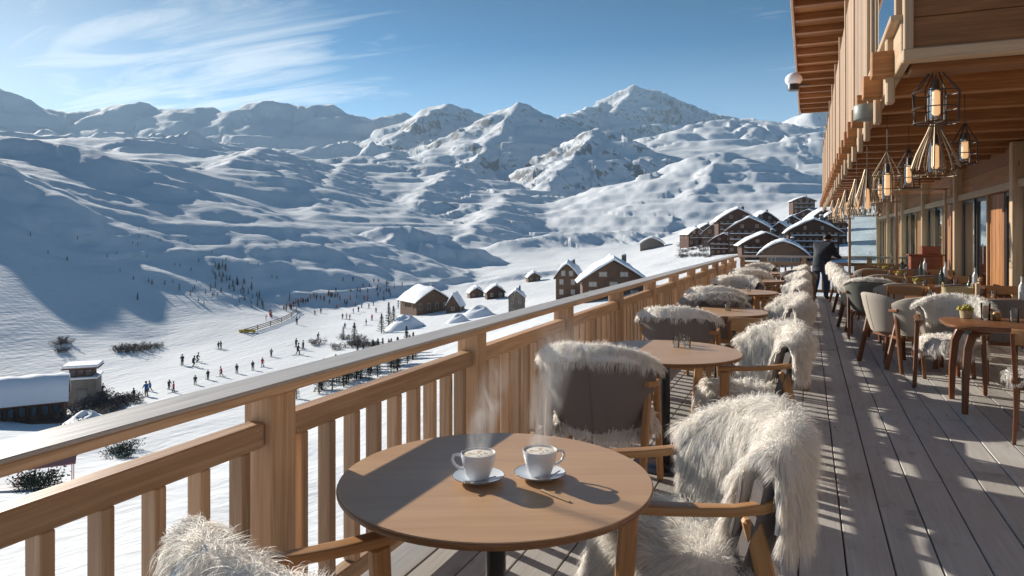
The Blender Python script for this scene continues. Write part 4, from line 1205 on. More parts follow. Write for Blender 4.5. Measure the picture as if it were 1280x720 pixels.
# ------------------------------------------------------------------ coffee service
def cup_set(name_, loc, ha, first):
    ang = ha
    sa = thing('saucer', 'pale china saucer under the %s cup' % name_, 'saucer', (loc[0], loc[1], .7510), 0, 'coffee saucers')
    mb = MB(); mb.lathe([(.03, 0), (.034, 0), (.036, .003), (.060, .008), (.078, .0155), (.0800, .0175), (.0785, .0185), (.060, .0125), (.036, .0065), (.002, .006)], n=56)
    mb.build('plate', M['china'], sa)
    mb = MB(); mb.tube([(.0793*math.cos(2*PI*k/56), .0793*math.sin(2*PI*k/56), .0180) for k in range(56)], .0011, 6, closed=True); mb.build('dark_rim', M['china_rim'], sa)
    cu = thing('coffee_cup', 'white china cup of %s' % ('cappuccino with its handle turned left' if first else 'latte with its handle turned right'), 'cup', (loc[0], loc[1], .7582), 0, 'coffee cups'); cu.scale = (1.12, 1.12, 1.0)
    mb = MB(); r = .048
    mb.lathe([(.022, 0), (.026, .0), (.0275, .003), (.033, .012), (.0415, .035), (.0462, .058), (r, .0765), (r-.0008, .0785), (r-.0030, .0775), (.0435, .058), (.0385, .035), (.030, .014), (.002, .010)], n=64)
    mb.build('cup_body', M['china'], cu)
    ca, s_ = math.cos(ang), math.sin(ang)
    pts = [(q*ca, q*s_, z) for q, z in ((.043, .064), (.058, .070), (.070, .066), (.074, .054), (.068, .040), (.056, .030), (.040, .026))]
    mb = MB(); mb.sweep(pts, [.010, .009, .008, .008, .008, .009, .011], [.006, .005, .005, .005, .005, .005, .006], r=.35, n=10, up=(-s_, ca, 0)); mb.build('handle', M['china'], cu)
    mb = MB(); mb.lathe([(.0452, .068), (.0452, .0735), (.038, .0752), (.002, .0756)], n=48); mb.build('coffee', M['coffee'], cu)
    mb = MB(); mb.tube([((r-.0012)*math.cos(2*PI*k/56), (r-.0012)*math.sin(2*PI*k/56), .0782) for k in range(56)], .0012, 6, closed=True); mb.build('lip', M['china'], cu)
    sp = thing('teaspoon', 'small steel teaspoon on the saucer of the %s cup' % name_, 'spoon', (loc[0], loc[1], .7660), 0, 'teaspoons')
    a0 = -1.0 if first else -.6
    p = [(.056*math.cos(a0)+t*math.cos(a0+1.9), .056*math.sin(a0)+t*math.sin(a0+1.9), .0035+abs(t)*.10) for t in np.linspace(-.055, .05, 9)]
    mb = MB(); mb.sweep(p, [.017, .020, .014, .006, .004, .004, .005, .006, .005], [.0025]*9, r=.4, n=10); mb.build('spoon_body', M['steel'], sp)
L1 = world_pt(598, 601, .75*FPX/(601-HY)); L2 = world_pt(675, 597, .75*FPX/(597-HY))
cup_set('left', L1, PI-.15+TH, True); cup_set('right', L2, .35+TH, False)
mb = MB(); q = world_pt(694, 622, .75*FPX/(622-HY))
mb.sweep([(q.x-.055, q.y+.035, .7535), (q.x-.02, q.y+.012, .7535), (q.x+.03, q.y-.012, .7535), (q.x+.05, q.y-.02, .7535)], [.012, .008, .008, .011], [.003]*4, r=.3, n=8)
o = mb.build('stirrer', M['pale']); tag(o, 'flat wooden stirrer lying beside the right saucer', 'stirrer')

def steam(name_, base, hgt, lean, r0, r1, dens, seed):
    mb = MB(); Pn = []; n, m_ = 20, 12
    for i in range(n):
        a = 2*PI*i/n; row = []
        for j in range(m_):
            t = j/(m_-1); r = r0+(r1-r0)*t
            row.append((r*math.cos(a)+lean[0]*t**1.3, r*math.sin(a)+lean[1]*t**1.3, hgt*t))
        Pn.append(row)
    mb.grid(Pn, n, m_, True); mb.add([p[0] for p in Pn], [list(range(n))[::-1]]); mb.add([p[-1] for p in Pn], [list(range(n))])
    # weld the caps
    m, nt, out = nm('coffee_steam'); L = nt.links
    tc = N(nt, 'ShaderNodeTexCoord'); sp = N(nt, 'ShaderNodeSeparateXYZ'); L.new(tc.outputs['Object'], sp.inputs[0])
    t = math_(nt, 'DIVIDE', sp.outputs[2], hgt); tp = math_(nt, 'POWER', math_(nt, 'MAXIMUM', t, 0.0), 1.3)
    dx = math_(nt, 'SUBTRACT', sp.outputs[0], math_(nt, 'MULTIPLY', tp, lean[0])); dy = math_(nt, 'SUBTRACT', sp.outputs[1], math_(nt, 'MULTIPLY', tp, lean[1]))
    rad = math_(nt, 'SQRT', math_(nt, 'ADD', math_(nt, 'MULTIPLY', dx, dx), math_(nt, 'MULTIPLY', dy, dy)))
    rn = math_(nt, 'DIVIDE', rad, math_(nt, 'ADD', math_(nt, 'MULTIPLY', t, r1-r0), r0))
    fall = math_(nt, 'SUBTRACT', 1.0, rn, True)
    mp = N(nt, 'ShaderNodeMapping'); mp.inputs['Scale'].default_value = (20, 20, 8); mp.inputs['Location'].default_value = (seed, 0, 0); L.new(tc.outputs['Object'], mp.inputs[0])
    nn = N(nt, 'ShaderNodeTexNoise'); nn.inputs['Scale'].default_value = 1; nn.inputs['Detail'].default_value = 3; nn.inputs['Distortion'].default_value = 2.2; L.new(mp.outputs[0], nn.inputs[0])
    rr = ramp(nt, [(.38, 0.0), (.68, 1.0)]); L.new(nn.outputs[0], rr.inputs[0])
    tf = ramp(nt, [(0, .9), (.25, .8), (.6, .35), (1, 0.0)]); L.new(t, tf.inputs[0])
    d = math_(nt, 'MULTIPLY', math_(nt, 'MULTIPLY', math_(nt, 'MULTIPLY', fall, rr.outputs[0]), tf.outputs[0]), dens)
    v = N(nt, 'ShaderNodeVolumePrincipled'); v.inputs['Color'].default_value = (.97, .97, .98, 1); v.inputs['Anisotropy'].default_value = .3; L.new(d, v.inputs['Density']); L.new(v.outputs[0], out.inputs['Volume'])
    o = mb.build('steam', m, None, base); tag(o, 'wisp of white steam rising from the %s coffee cup' % name_, 'steam', 'steam over the coffee cups')
steam('left', (L1.x, L1.y, .845), .27, (.045, .08), .042, .07, 40, 0)
steam('right', (L2.x, L2.y, .845), .40, (.04, .13), .042, .10, 36, 7)

# ------------------------------------------------------------------ small tableware
def tumbler(label, p, h=.09, r=.033, mat='glassware', group='drinking glasses on the tables', cat='glass', name_='tumbler'):
    mb = MB(); mb.lathe([(r*.8, 0), (r*.86, .004), (r, h), (r*.94, h), (r*.78, .012), (.002, .011)], n=24); o = mb.build(name_, M[mat], None, p); tag(o, label, cat, group); return o
for k, (px, y, lb) in enumerate(((845, 434, 'left small glass of three on the second table'), (852, 430, 'middle small glass of three on the second table'), (859, 434, 'right small glass of three on the second table'))):
    q = world_pt(px, y, .75*FPX/(y-HY)); tumbler(lb, (q.x, q.y, .7515), .07, .026, group='three small glasses on the second table')

# ------------------------------------------------------------------ tables along the facade
RT = [7.25, 9.75, 12.2, 14.6, 17.0]; RN = ['the nearest long table by the facade', 'the second long table', 'the third long table', 'the fourth long table', 'the last long table by the facade']
rp = make_rect(); G_R = 'long dark tables along the facade'; G_RC = 'chairs along the facade'
for k, ty in enumerate(RT):
    o = rp if k == 0 else copy_tree(rp); o.location = (1.95, ty, 0)
    tag(o, ['nearest long dark table by the facade with flowers and a candle', 'second long table, with a wicker basket and a tall cane on it',
        'third long table by the facade counting away from the camera', 'fourth long table by the facade, crowded with glasses', 'last long table by the facade, next to the glass windbreak'][k], 'table', G_R)
plain_chair('dark wooden chair with a grey fleece cut by the right edge', (1.62, 6.25, 0), -.25, 'open wooden chairs')
pelt('seat_grey', 'grey sheepskin on the wooden chair at the right edge of the picture', (1.62, 6.25, -.01), -.25, G_S)
chair('beige', 'beige armchair behind the left end of the nearest long table', (1.32, 8.15, 0), PI-.25, G_RC)
pelt('short_lo', 'cream sheepskin over the beige armchair behind the nearest long table', (1.32, 8.15, 0), PI-.25, G_S)
pelt('seat_lo', 'cream sheepskin on the seat of the beige armchair behind the nearest long table', (1.32, 8.15, 0), PI-.25, G_S)
chair('beige', 'beige armchair at the left end of the second long table', (.96, 9.30, 0), -1.1, G_RC)
plain_chair('wooden chair behind the left end of the second long table', (1.2, 10.55, 0), PI-.3, 'open wooden chairs')
chair('green', 'grey green armchair with a pale fur edge facing away beside the walkway', (.86, 11.6, 0), -.15, G_RC)
pelt('trim', 'pale fur edging the grey green armchair', (.86, 11.6, 0), -.15, G_S)
for k, ty in enumerate(RT):
    if k == 0: continue
    nm_ = RN[k]
    chair('walnut', f'dark armchair at the near side of {nm_}', (1.85, ty-.72, 0), .1, G_RC)
    if k >= 2:
        chair('beige', f'beige armchair at the walkway end of {nm_}', (.80, ty+.35, 0), -1.4, G_RC)
        pelt('long_lo', f'cream sheepskin on the walkway end armchair of {nm_}', (.80, ty+.35, 0), -1.4, G_S)
    chair('beige', f'beige armchair at the left near corner of {nm_}', (1.16, ty-.74, 0), .15, G_RC)
    plain_chair(f'wooden chair at the right near corner of {nm_}', (2.45, ty-.70, 0), -.1, 'open wooden chairs')
    plain_chair(f'wooden chair at the left far corner of {nm_}', (1.15, ty+.72, 0), PI-.2, 'open wooden chairs')
    plain_chair(f'wooden chair at the far side of {nm_}', (1.7, ty+.70, 0), PI+.1, 'open wooden chairs')
plain_chair('wooden chair right of the grey sheepskin at the nearest long table', (2.45, 6.5, 0), .1, 'open wooden chairs')

def onrt(px, y): return world_pt(px, y, .75*FPX/(y-HY))
def pot_flowers(label, p, s=1.0):
    root = thing('flower_pot', label, 'flower pot', p)
    mb = MB(); mb.lathe([(.03*s, 0), (.04*s, .002), (.048*s, .06*s), (.043*s, .06*s), (.002, .05*s)], n=20); mb.build('pot', M['wicker'], root)
    yl = plain('yellow_green_blossom', (.42, .36, .08), .8, .2, .5, 60) if 'blossom' not in M else M['blossom']; M['blossom'] = yl
    mb = MB()
    for i in range(46):
        a = random.random()*2*PI; b = random.random()**.6*.06*s; c = (b*math.cos(a), b*math.sin(a), (.065+.035*random.random()*(1-b*8))*s); mb.blob(c, .011*s, 6, 5, .4)
    mb.build('blossoms', yl, root)
q = onrt(1208, 398); pot_flowers('small pot of yellow green blossoms on the nearest long table', (q.x, q.y, .7515), 1.2)
q = onrt(1232, 400); tumbler('tall candle glass on the nearest long table', (q.x, q.y, .7515), .15, .04, cat='candle glass', name_='candle_glass')
mb = MB(); mb.lathe([(.026, 0), (.027, .11), (.02, .115), (.003, .117)], n=20); o = mb.build('candle', M['wax'], None, (q.x, q.y, .766)); tag(o, 'cream pillar candle inside the tall glass on the nearest long table', 'candle')
q = onrt(1246, 400); mb = MB(); mb.lathe([(.03, 0), (.036, .01), (.036, .05), (.028, .062), (.028, .07), (.002, .07)], n=20); o = mb.build('honey_jar', plain('amber_honey', (.40, .2, .05), .15, .6), None, (q.x, q.y, .7515)); tag(o, 'small amber jar beside the candle glass', 'jar')
q = onrt(1268, 403); tumbler('clear water glass at the right edge of the nearest long table', (q.x, q.y, .7515), .12, .04)
def basket(label, p):
    root = thing('wicker_basket', label, 'basket', p)
    mb = MB(); P = []
    for i in range(28):
        a = 2*PI*i/28; ca, sa = math.cos(a), math.sin(a); x = math.copysign(abs(ca)**.5, ca); y = math.copysign(abs(sa)**.5, sa)
        P.append([(x*.15*k, y*.10*k, z) for k, z in ((.02, .004), (.86, 0), (.9, .02), (.96, .08), (1.0, .17), (1.03, .18), (.95, .175), (.88, .08), (.8, .02), (.02, .018))])
    mb.grid(P, 28, 10, True); mb.build('woven_body', M['wicker'], root)
    for s in (-1, 1):
        mb = MB(); mb.tube([(s*.14, .05*math.cos(t), .175+.05*math.sin(t)) for t in np.linspace(0, PI, 9)], .007); mb.build('handle', M['wicker'], root)
q = onrt(1199, 380); basket('woven wicker basket on the second long table', (q.x, q.y+.1, .7515))
q = onrt(1222, 382); mb = MB(); mb.tube([(0, 0, 0), (0, 0, .24), (.012, 0, .27), (.03, 0, .285)], [.024, .024, .021, .02], 14); o = mb.build('bamboo_cane', M['pale'], None, (q.x, q.y, .7515)); tag(o, 'upright pale cane with a slanted tip on the second long table', 'cane')
q = onrt(1222, 382); mb = MB(); mb.lathe([(.045, 0), (.05, .005), (.042, .05), (.03, .05), (.03, .045), (.028, .045)], n=20); o = mb.build('cane_holder', M['wicker'], None, (q.x, q.y, .7515)); tag(o, 'short woven holder round the foot of the pale cane', 'holder')
# reddish box stand
p = (2.42, 18.15, 0)
root = thing('cabinet', 'reddish wooden serving cabinet with a smaller box on top by the facade', 'cabinet', p)
mb = MB(); mb.box((0, 0, .53), (.62, .45, 1.06), bev=.012); mb.build('cabinet_body', M['redwood'], root)
mb = MB(); mb.box((0, 0, 1.075), (.7, .5, .03), bev=.006); mb.build('top', M['redwood'], root)
mb = MB(); mb.box((.1, 0, 1.18), (.36, .3, .18), bev=.01); mb.build('upper_box', M['redwood'], root)
mb = MB(); mb.box((0, -.232, .55), (.26, .014, .8), bev=.004); d_ = mb.build('door', M['redwood'], root)
mb = MB(); mb.blob((.09, -.25, .6), .014); mb.build('knob', M['steel'], d_)
# bottles and glasses on the farther tables
def bottle(label, p, mat='glassware'):
    mb = MB(); mb.lathe([(.03, 0), (.036, .004), (.036, .16), (.028, .19), (.013, .215), (.012, .27), (.014, .272), (.014, .285), (.002, .285)], n=18); o = mb.build('bottle', mat, None, p); tag(o, label, 'bottle', 'bottles on the far tables')
gb = plain('green_bottle_glass', (.03, .05, .03), .08, .7); wb = plain('milky_bottle_glass', (.55, .58, .58), .15, .6)
for k, ty in enumerate(RT[1:]):
    nm_ = RN[k+1]
    for j, (dx, dy) in enumerate(((-.55, .1), (-.3, -.12), (.05, .16))):
        tumbler(f'{("left", "middle", "right")[j]} tumbler on {nm_}', (1.95+dx+random.uniform(-.05, .05), ty+dy, .7515), .1, .034)
    bottle(f'dark green bottle on {nm_}', (1.95-.1+random.uniform(-.1, .1), ty+.05, .7515), gb)
    bottle(f'milky white bottle on {nm_}', (1.95+.3, ty-.1, .7515), wb)
    pot_flowers(f'small flower pot on {nm_}', (1.95-.42, ty-.05+.04*k, .7515), 1.1)
for k in range(2, 6):
    tumbler(f'single tumbler on {TNAME[k]}', (TX[k]+.1, TABY[k]+.05, .7515), .09, .033)
# ------------------------------------------------------------------ chalets
def gable_profile(w_, hw, hr, bow=.25, n=9):
    """points of a softly bowed gable from the left eave to the right eave"""
    pts = []
    for i in range(n):
        t = i/(n-1)*2-1
        pts.append((t*w_/2, hw+(hr-hw)*((1-abs(t))*(1-bow)+bow*(1-t*t))))
    return pts
def chalet(name, label, cat, px, y, wpx, hpx, rz=0.0, depth=None, wall='timber', rows=3, cols=4, roof_part=.38, bow=.3, snow=.5, dmin=40, group=None, balcony=True, chimney=True, arch=False, pane='winfar', sink=2.5):
    p, d = hit(px, y, dmin); s = d/FPX; W_, Hh = wpx*s, hpx*s
    p = Vector((p.x, p.y, p.z)); D = depth or W_*.9
    root = thing(name, label, cat, p, TH*(1.0)+math.atan((640-px)/FPX)*1.0+rz, group)
    hw = Hh*(1-roof_part)
    ow = W_*.86
    prof = gable_profile(ow, hw, Hh-.25, bow)
    def extr(pts, y0, y1, nm_, mat, par, bot=None):
        mb = MB(); n = len(pts); a = [(x, y0, z) for x, z in pts]; b = [(x, y1, z) for x, z in pts]
        fs = [[i, (i+1) % n, n+(i+1) % n, n+i] for i in range(n)]+[list(range(n))[::-1], [n+i for i in range(n)]]
        mb.add(a+b, fs, None, False); return mb.build(nm_, mat, par)
    extr([(-ow/2, -sink)]+prof+[(ow/2, -sink)], 0, D, 'wall', M[wall], root)
    pr = gable_profile(W_, hw-.12*(Hh-hw), Hh, bow, 15)
    th = max(.12, Hh*.02)
    ro = extr(pr+[(x, z-th) for x, z in pr[::-1]], -W_*.07, D+W_*.05, 'roof', M['timber_mid'], root)
    # snow blanket with rounded edges
    st = snow*max(.7, Hh*.13); sec = []
    nP = 15; mb = MB(); rowsP = []
    ys = np.linspace(-W_*.085, D+W_*.06, 7)
    for q, yy in enumerate(ys):
        row = []
        e = min(1, (1-abs(q/3-1))*3+.45)
        for i, (x, z) in enumerate(pr):
            t = abs(i/(nP-1)*2-1); f = (1-t**6)*.85+.15
            row.append((x*1.02, yy, z+.01+st*f*e*(1+.25*math.sin(i*1.9+q*1.3+px))))
        for (x, z) in pr[::-1]: row.append((x*1.02, yy, z+.005))
        row.append(row[0]); rowsP.append(row)
    mb.grid(rowsP, 7, len(rowsP[0])); mb.add(rowsP[0][:-1], [list(range(len(rowsP[0])-1))]); mb.add(rowsP[-1][:-1], [list(range(len(rowsP[0])-1))[::-1]])
    mb.build('snow_layer', M['roofsnow'], ro)
    fl = hw/rows; ww = ow/(cols+.6)*.42; wh = fl*.50
    wm = None; im = None
    def window(x, z, face=0):
        nonlocal wm, im
        if wm is None:
            b = MB(); t = ww*.12
            for sx in (-1, 1): b.box((sx*(ww/2), -.03, 0), (t, .1, wh+t), ax=2, bev=0)
            for sz in (-1, 1): b.box((0, -.03, sz*wh/2), (ww-t, .098, t), bev=0)
            b.box((0, -.028, 0), (t*.6, .08, wh-t), ax=2, bev=0); wm = b.mesh('window', M['pale'])
            b = MB(); b.box((0, -.012, 0), (ww, .03, wh), bev=0); im = b.mesh('pane', M[pane])
        o = bpy.data.objects.new('window', wm); COL.objects.link(o); o.parent = root
        if face == 0: o.location = (x, 0, z)
        else: o.location = (face*ow/2, x, z); o.rotation_euler = (0, 0, face*PI/2)
        g = bpy.data.objects.new('pane', im); COL.objects.link(g); g.parent = o
    for r in range(rows):
        z = fl*(r+.55)
        for c in range(cols): window(-ow/2+ow*(c+.5)/cols, z)
        if balcony and r > 0:
            b = MB(); b.box((0, -.55, fl*r+.02), (ow*.92, 1.0, .14), bev=0); b.box((0, -1.02, fl*r+fl*.20), (ow*.92, .07, fl*.30), bev=0)
            bo = b.build('balcony', M[wall], root)
            b = MB(); 
            b.box((0, -1.02, fl*r+fl*.35+.06), (ow*.90, .16, .12), bev=.04)
            b.build('snow_strip', M['roofsnow'], bo)
    if rows > 1:
        for c in (-.17, .17): window(c*ow, hw+(Hh-hw)*.30)
    for c in range(2):
        window(D*(c+.5)/2, fl*(rows-.45), -1); window(D*(c+.5)/2, fl*(rows-.45), 1)
    if arch:
        b = MB(); n = 16; R = ow*.24; v = [(R*math.cos(PI*k/(n-1)), -.05, .3+R*.8*math.sin(PI*k/(n-1))) for k in range(n)]; v2 = [(a, .02, c) for a, _, c in v]
        b.add(v+v2, [list(range(n))[::-1], [n+k for k in range(n)]]+[[k, k+1, n+k+1, n+k] for k in range(n-1)]); b.build('arched_window', M['winfar'], root)
    if chimney:
        b = MB(); b.box((ow*.2, D*.45, Hh+.1), (W_*.05+.15, W_*.05+.15, Hh*.08+.8), ax=2, bev=.02); b.build('chimney', M['stone'], ro)
        b = MB(); b.blob((ow*.2, D*.45, Hh+.52+Hh*.04), (W_*.03+.1, W_*.03+.1, .18), 10, 6); b.build('chimney_snow', M['roofsnow'], ro)
    return root, d
GV = 'dark timber chalets of the village'
chalet('chalet', 'tallest dark chalet crowning the village on the right, snow on its peak', 'chalet', 922, 303, 54, 42, .15, None, 'timber', 4, 6, .35, group=GV, dmin=150)
chalet('chalet', 'broad dark gabled chalet in the middle of the village', 'chalet', 937, 316, 60, 44, -.1, None, 'timber', 4, 6, .35, group=GV, dmin=110)
chalet('chalet', 'low dark chalet with a wide sloping snow roof below the broad one', 'chalet', 957, 324, 66, 33, .12, None, 'timber', 3, 6, .45, group=GV, dmin=95)
chalet('chalet', 'small chalet with rounded snow roof and arched window nearest to the end railing', 'chalet', 979, 333, 64, 31, .0, None, 'timber_mid', 1, 2, .55, .7, .8, arch=True, group=GV, balcony=False, dmin=70)
chalet('apartment_chalet', 'large dark apartment chalet with rows of snowy balconies behind the standing man', 'chalet', 1017, 326, 68, 52, .08, None, 'timber', 5, 8, .30, group=GV, dmin=100)
chalet('chalet', 'boxy dark chalet standing highest on the right hillside', 'chalet', 1005, 266, 30, 20, .2, None, 'timber', 3, 4, .25, group=GV, dmin=230)
chalet('chalet', 'dark chalet with a slanting snow roof just below the highest one', 'chalet', 1010, 281, 38, 19, -.2, None, 'timber', 2, 5, .45, group=GV, dmin=190)
chalet('chalet', 'small dark chalet at the left end of the village', 'chalet', 871, 307, 26, 22, .5, None, 'timber', 2, 3, .35, group=GV, dmin=150)
chalet('chalet', 'small chalet with two overlapping snow roofs left of the broad one', 'chalet', 892, 307, 34, 26, -.4, None, 'timber_mid', 2, 3, .45, group=GV, dmin=130)
chalet('chalet', 'dark chalet half hidden behind the village peak', 'chalet', 957, 295, 34, 30, .3, None, 'timber', 3, 4, .35, group=GV, dmin=200)
chalet('gabled_chalet', 'grey timber chalet with four gable windows behind the handrail', 'chalet', 767, 372, 90, 47, .1, 7, 'timber_mid', 2, 3, .55, .15, .9, pane='winpale', balcony=False, dmin=80)
chalet('annex_building', 'narrow steep roofed building left of the grey gabled chalet', 'building', 709, 372, 34, 42, -.2, 5, 'timber_mid', 2, 2, .40, .5, .8, pane='winpale', balcony=False, dmin=80)
chalet('log_hut', 'brown log hut with a big snow roof beside the ski run', 'hut', 541, 391, 52, 30, .45, 9, 'timber_mid', 1, 4, .5, .2, .8, balcony=False, dmin=100)
chalet('shelter', 'small steep wooden shelter with white gable beside the log hut', 'hut', 566, 391, 20, 22, -.3, 4, 'timber_mid', 1, 1, .6, .1, .8, balcony=False, chimney=False, dmin=90)
chalet('dark_shed', 'tiny dark shed in the snow right of the log hut', 'shed', 620, 373, 26, 16, .2, 3, 'timber', 1, 2, .5, .3, .6, balcony=False, chimney=False, dmin=100)
chalet('pump_house', 'small grey block house behind the handrail right of the tiny shed', 'building', 645, 395, 22, 32, -.1, 3, 'timber_grey', 2, 2, .25, .2, .5, balcony=False, dmin=80)
chalet('summit_hut', 'low snow buried hut with dark windows on the slope below the village', 'hut', 815, 311, 34, 14, 0, 7, 'timber_grey', 1, 5, .55, .6, 1.0, balcony=False, chimney=False, dmin=150)

for i, (px, y, w_, h_, rz, lb) in enumerate(((905, 318, 40, 26, -.2, 'low dark chalet at the front left corner of the village'), (947, 306, 36, 30, .3, 'narrow dark chalet squeezed between the broad one and the apartment block'),
    (975, 312, 34, 34, -.3, 'dark chalet behind the arched window chalet'), (1040, 306, 40, 40, .1, 'dark chalet right of the large apartment chalet, partly behind the lanterns'), (884, 298, 26, 18, .3, 'small dark chalet with a flat snow roof near the left end of the village'),
    (990, 296, 30, 26, .0, 'small chalet above the large apartment chalet'), (1030, 290, 34, 28, .3, 'upper right chalet under the balcony corner'), (858, 300, 16, 10, .1, 'isolated little hut left of the village'))):
    chalet('chalet', lb, 'chalet', px, y, w_, h_, rz, None, 'timber', 3, 5, .38, group=GV, dmin=105)
for px, y, w_, h_, lb in ((596, 372, 20, 12, 'tiny snow covered cabin left of the dark shed'), (668, 352, 18, 11, 'tiny cabin on the snowfield above the pump house')):
    chalet('cabin', lb, 'cabin', px, y, w_, h_, .2, None, 'timber_mid', 1, 2, .5, .3, .9, balcony=False, chimney=False, dmin=110)

def lodge():
    p, d = hit(22, 528, 45); s = d/FPX
    root = thing('ski_lodge', 'long ski lodge with a rounded snow covered roof at the lower left', 'lodge', p, TH+.52)
    Wd, D, hw, hr = 9.4, 5.2, 1.75, 4.0      # length along local x, ridge along x
    mb = MB(); mb.box((-.6, D/2, hw/2-1), (Wd, D, hw+2), bev=.02); mb.build('wall', M['timber_mid'], root)
    n = 14; pts = [(-.45+(D+.9)*k/(n-1), hw+(hr-hw)*math.sin(PI*(k/(n-1))**.8)**.75-.15) for k in range(n)]
    def strip(y_off, th, nm_, mat, par, ext):
        mb = MB(); x0, x1 = -.6-Wd/2-ext, -.6+Wd/2+ext; xs = np.linspace(x0, x1, 14); P = []
        for k, x in enumerate(xs):
            e = 1 if 0 < k < 13 else .6
            row = [(x, y, z+y_off+th*e*(1+.15*math.sin(k*1.7+i*.8)) * (1 if 0 < i < n-1 else .5)) for i, (y, z) in enumerate(pts)]+[(x, y, z+y_off) for y, z in pts[::-1]]
            row.append(row[0]); P.append(row)
        mb.grid(P, 14, len(P[0]), flip=True); mb.add(P[0][:-1], [list(range(len(P[0])-1))[::-1]]); mb.add(P[-1][:-1], [list(range(len(P[0])-1))]); return mb.build(nm_, mat, par)
    r = strip(0, .12, 'roof', M['timber_mid'], root, .3); strip(.125, .42, 'snow_layer', M['roofsnow'], r, .4)
    for k in range(9):
        x = -4.6+1.0*k
        mb = MB(); mb.box((x, -.03, .95), (.62, .1, 1.05), bev=.01); w_ = mb.build('window', M['timber'], root)
        mb = MB(); mb.box((x, -.09, .95), (.50, .04, .88), bev=0); mb.build('pane', M['winfar'], w_)
    for k in range(10):
        mb = MB(); mb.box((-5.1+1.0*k, -.22, .7), (.14, .14, 2.1), ax=2); mb.build('post', M['timber'], root)
    mb = MB(); mb.box((-.6, -1.0, -.05), (Wd, 1.9, .14), bev=.01); mb.build('porch', M['timber_mid'], root)
    p, d = hit(101, 508, 55); s = d/FPX
    root = thing('stone_tower', 'square stone tower with a flat snow capped lookout room beside the long lodge', 'tower', p, TH+.35)
    mb = MB(); mb.box((0, 1.6, 1.0), (3.3, 3.4, 4.6), ax=2, bev=.05); mb.build('wall', M['stone'], root)
    mb = MB(); mb.box((0, 1.6, 3.42), (3.7, 3.7, .24), bev=.08); mb.build('snow_ledge', M['roofsnow'], root)
    mb = MB(); mb.box((-.1, 1.7, 4.0), (2.5, 2.5, .95), bev=.03); t = mb.build('lookout_room', M['timber'], root)
    for k in range(3):
        mb = MB(); mb.box((-.95+.85*k, .43, 4.02), (.62, .05, .6), bev=.0); mb.build('pane', M['winfar'], t)
    mb = MB(); mb.box((-.1, 1.7, 4.58), (4.0, 3.6, .14), bev=.02); r = mb.build('roof', M['timber_mid'], root)
    mb = MB(); mb.box((-.1, 1.7, 4.82), (3.9, 3.5, .34), bev=.14); mb.build('snow_layer', M['roofsnow'], r)
    mb = MB(); mb.box((.2, -.12, 1.4), (1.0, .06, 1.5), bev=.01); mb.build('window', M['winfar'], root)
lodge()
def canopy():
    p, d = hit(25, 608, 22)
    root = thing('red_canopy', 'faded red canopy roof on posts at the lower left below the handrail', 'canopy', p, TH+.5)
    w_, z = 2.9, 1.2
    P = [[(x, y, z+.35*(1-abs(y)/.9)) for y in (-.9, -.45, 0, .45, .9)] for x in np.linspace(-w_, w_, 6)]
    Q = [[(a, b, c-.05) for a, b, c in r][::-1] for r in P]
    R = [a+b+[a[0]] for a, b in zip(P, Q)]
    mb = MB(); mb.grid(R, 6, 11); mb.add(R[0][:-1], [list(range(10))]); mb.add(R[-1][:-1], [list(range(10))[::-1]]); mb.build('canopy_cloth', M['awning'], root)
    for x in (-2.7, 0, 2.7):
        for y in (-.85, .85): mb = MB(); mb.tube([(x, y, -1), (x, y, z)], .03); mb.build('post', M['awning'], root)
canopy()

# ------------------------------------------------------------------ conifers and shrubs
def conifer_mesh(seed, h=5.0, r=1.15, n=900):
    rg = random.Random(seed); mb = MB()
    for i in range(n):
        t = rg.random()**.8; z = h*(.10+.88*t); lay = (z*2.1) % 1
        R = r*(1-t)**.85*(.55+.5*lay)+.05
        a = rg.random()*2*PI; q = R*(rg.random()**.45)
        c = Vector((q*math.cos(a), q*math.sin(a), z-.28*q))
        l = .16+.22*rg.random()*(1-t*.5); d_ = Vector((math.cos(a+rg.uniform(-.5, .5)), math.sin(a+rg.uniform(-.5, .5)), rg.uniform(-.5, .1))).normalized()
        s_ = d_.cross(Vector((rg.uniform(-.3, .3), rg.uniform(-.3, .3), 1))).normalized()*l*.32
        mb.add([c-d_*l*.5-s_, c-d_*l*.5+s_, c+d_*l*.6+s_*.2, c+d_*l*.6-s_*.2], [[0, 1, 2, 3]], None, False)
    cr = mb.mesh('crown', M['needle'])
    mb = MB(); mb.tube([(0, 0, -.8), (0, 0, h*.5), (0, 0, h*.97)], [.13, .08, .015], 7); tr = mb.mesh('trunk', M['bark'])
    return cr, tr
CON = [conifer_mesh(3), conifer_mesh(5, 5, .95, 750), conifer_mesh(9, 4.6, 1.35, 950)]
def conifer(label, px, y, hpx, group, dmin=30, name_='conifer'):
    p, d = hit(px, y, dmin); k = random.randrange(3); sc = hpx*d/FPX/4.9
    root = thing(name_, label, 'tree', p, random.random()*6, group); root.scale = (sc*random.uniform(.9, 1.15), sc*random.uniform(.9, 1.15), sc)
    for m_, nm_ in zip(CON[k], ('crown', 'trunk')):
        o = bpy.data.objects.new(nm_, m_); COL.objects.link(o); o.parent = root
GT = 'small dark conifers on the left hillside'
rr_ = random.Random(11)
spots = [(172, 376, 10), (38, 296, 6), (186, 354, 7), (190, 356, 8), (206, 357, 7), (224, 364, 10), (238, 371, 9), (248, 377, 6), (255, 382, 6), (235, 303, 5), (265, 318, 5), (362, 377, 11), (216, 354, 5), (167, 350, 6), (134, 322, 4), (97, 300, 5), (310, 330, 4), (323, 332, 4), (340, 348, 5), (346, 349, 5), (150, 340, 5), (60, 318, 5), (84, 326, 6)]
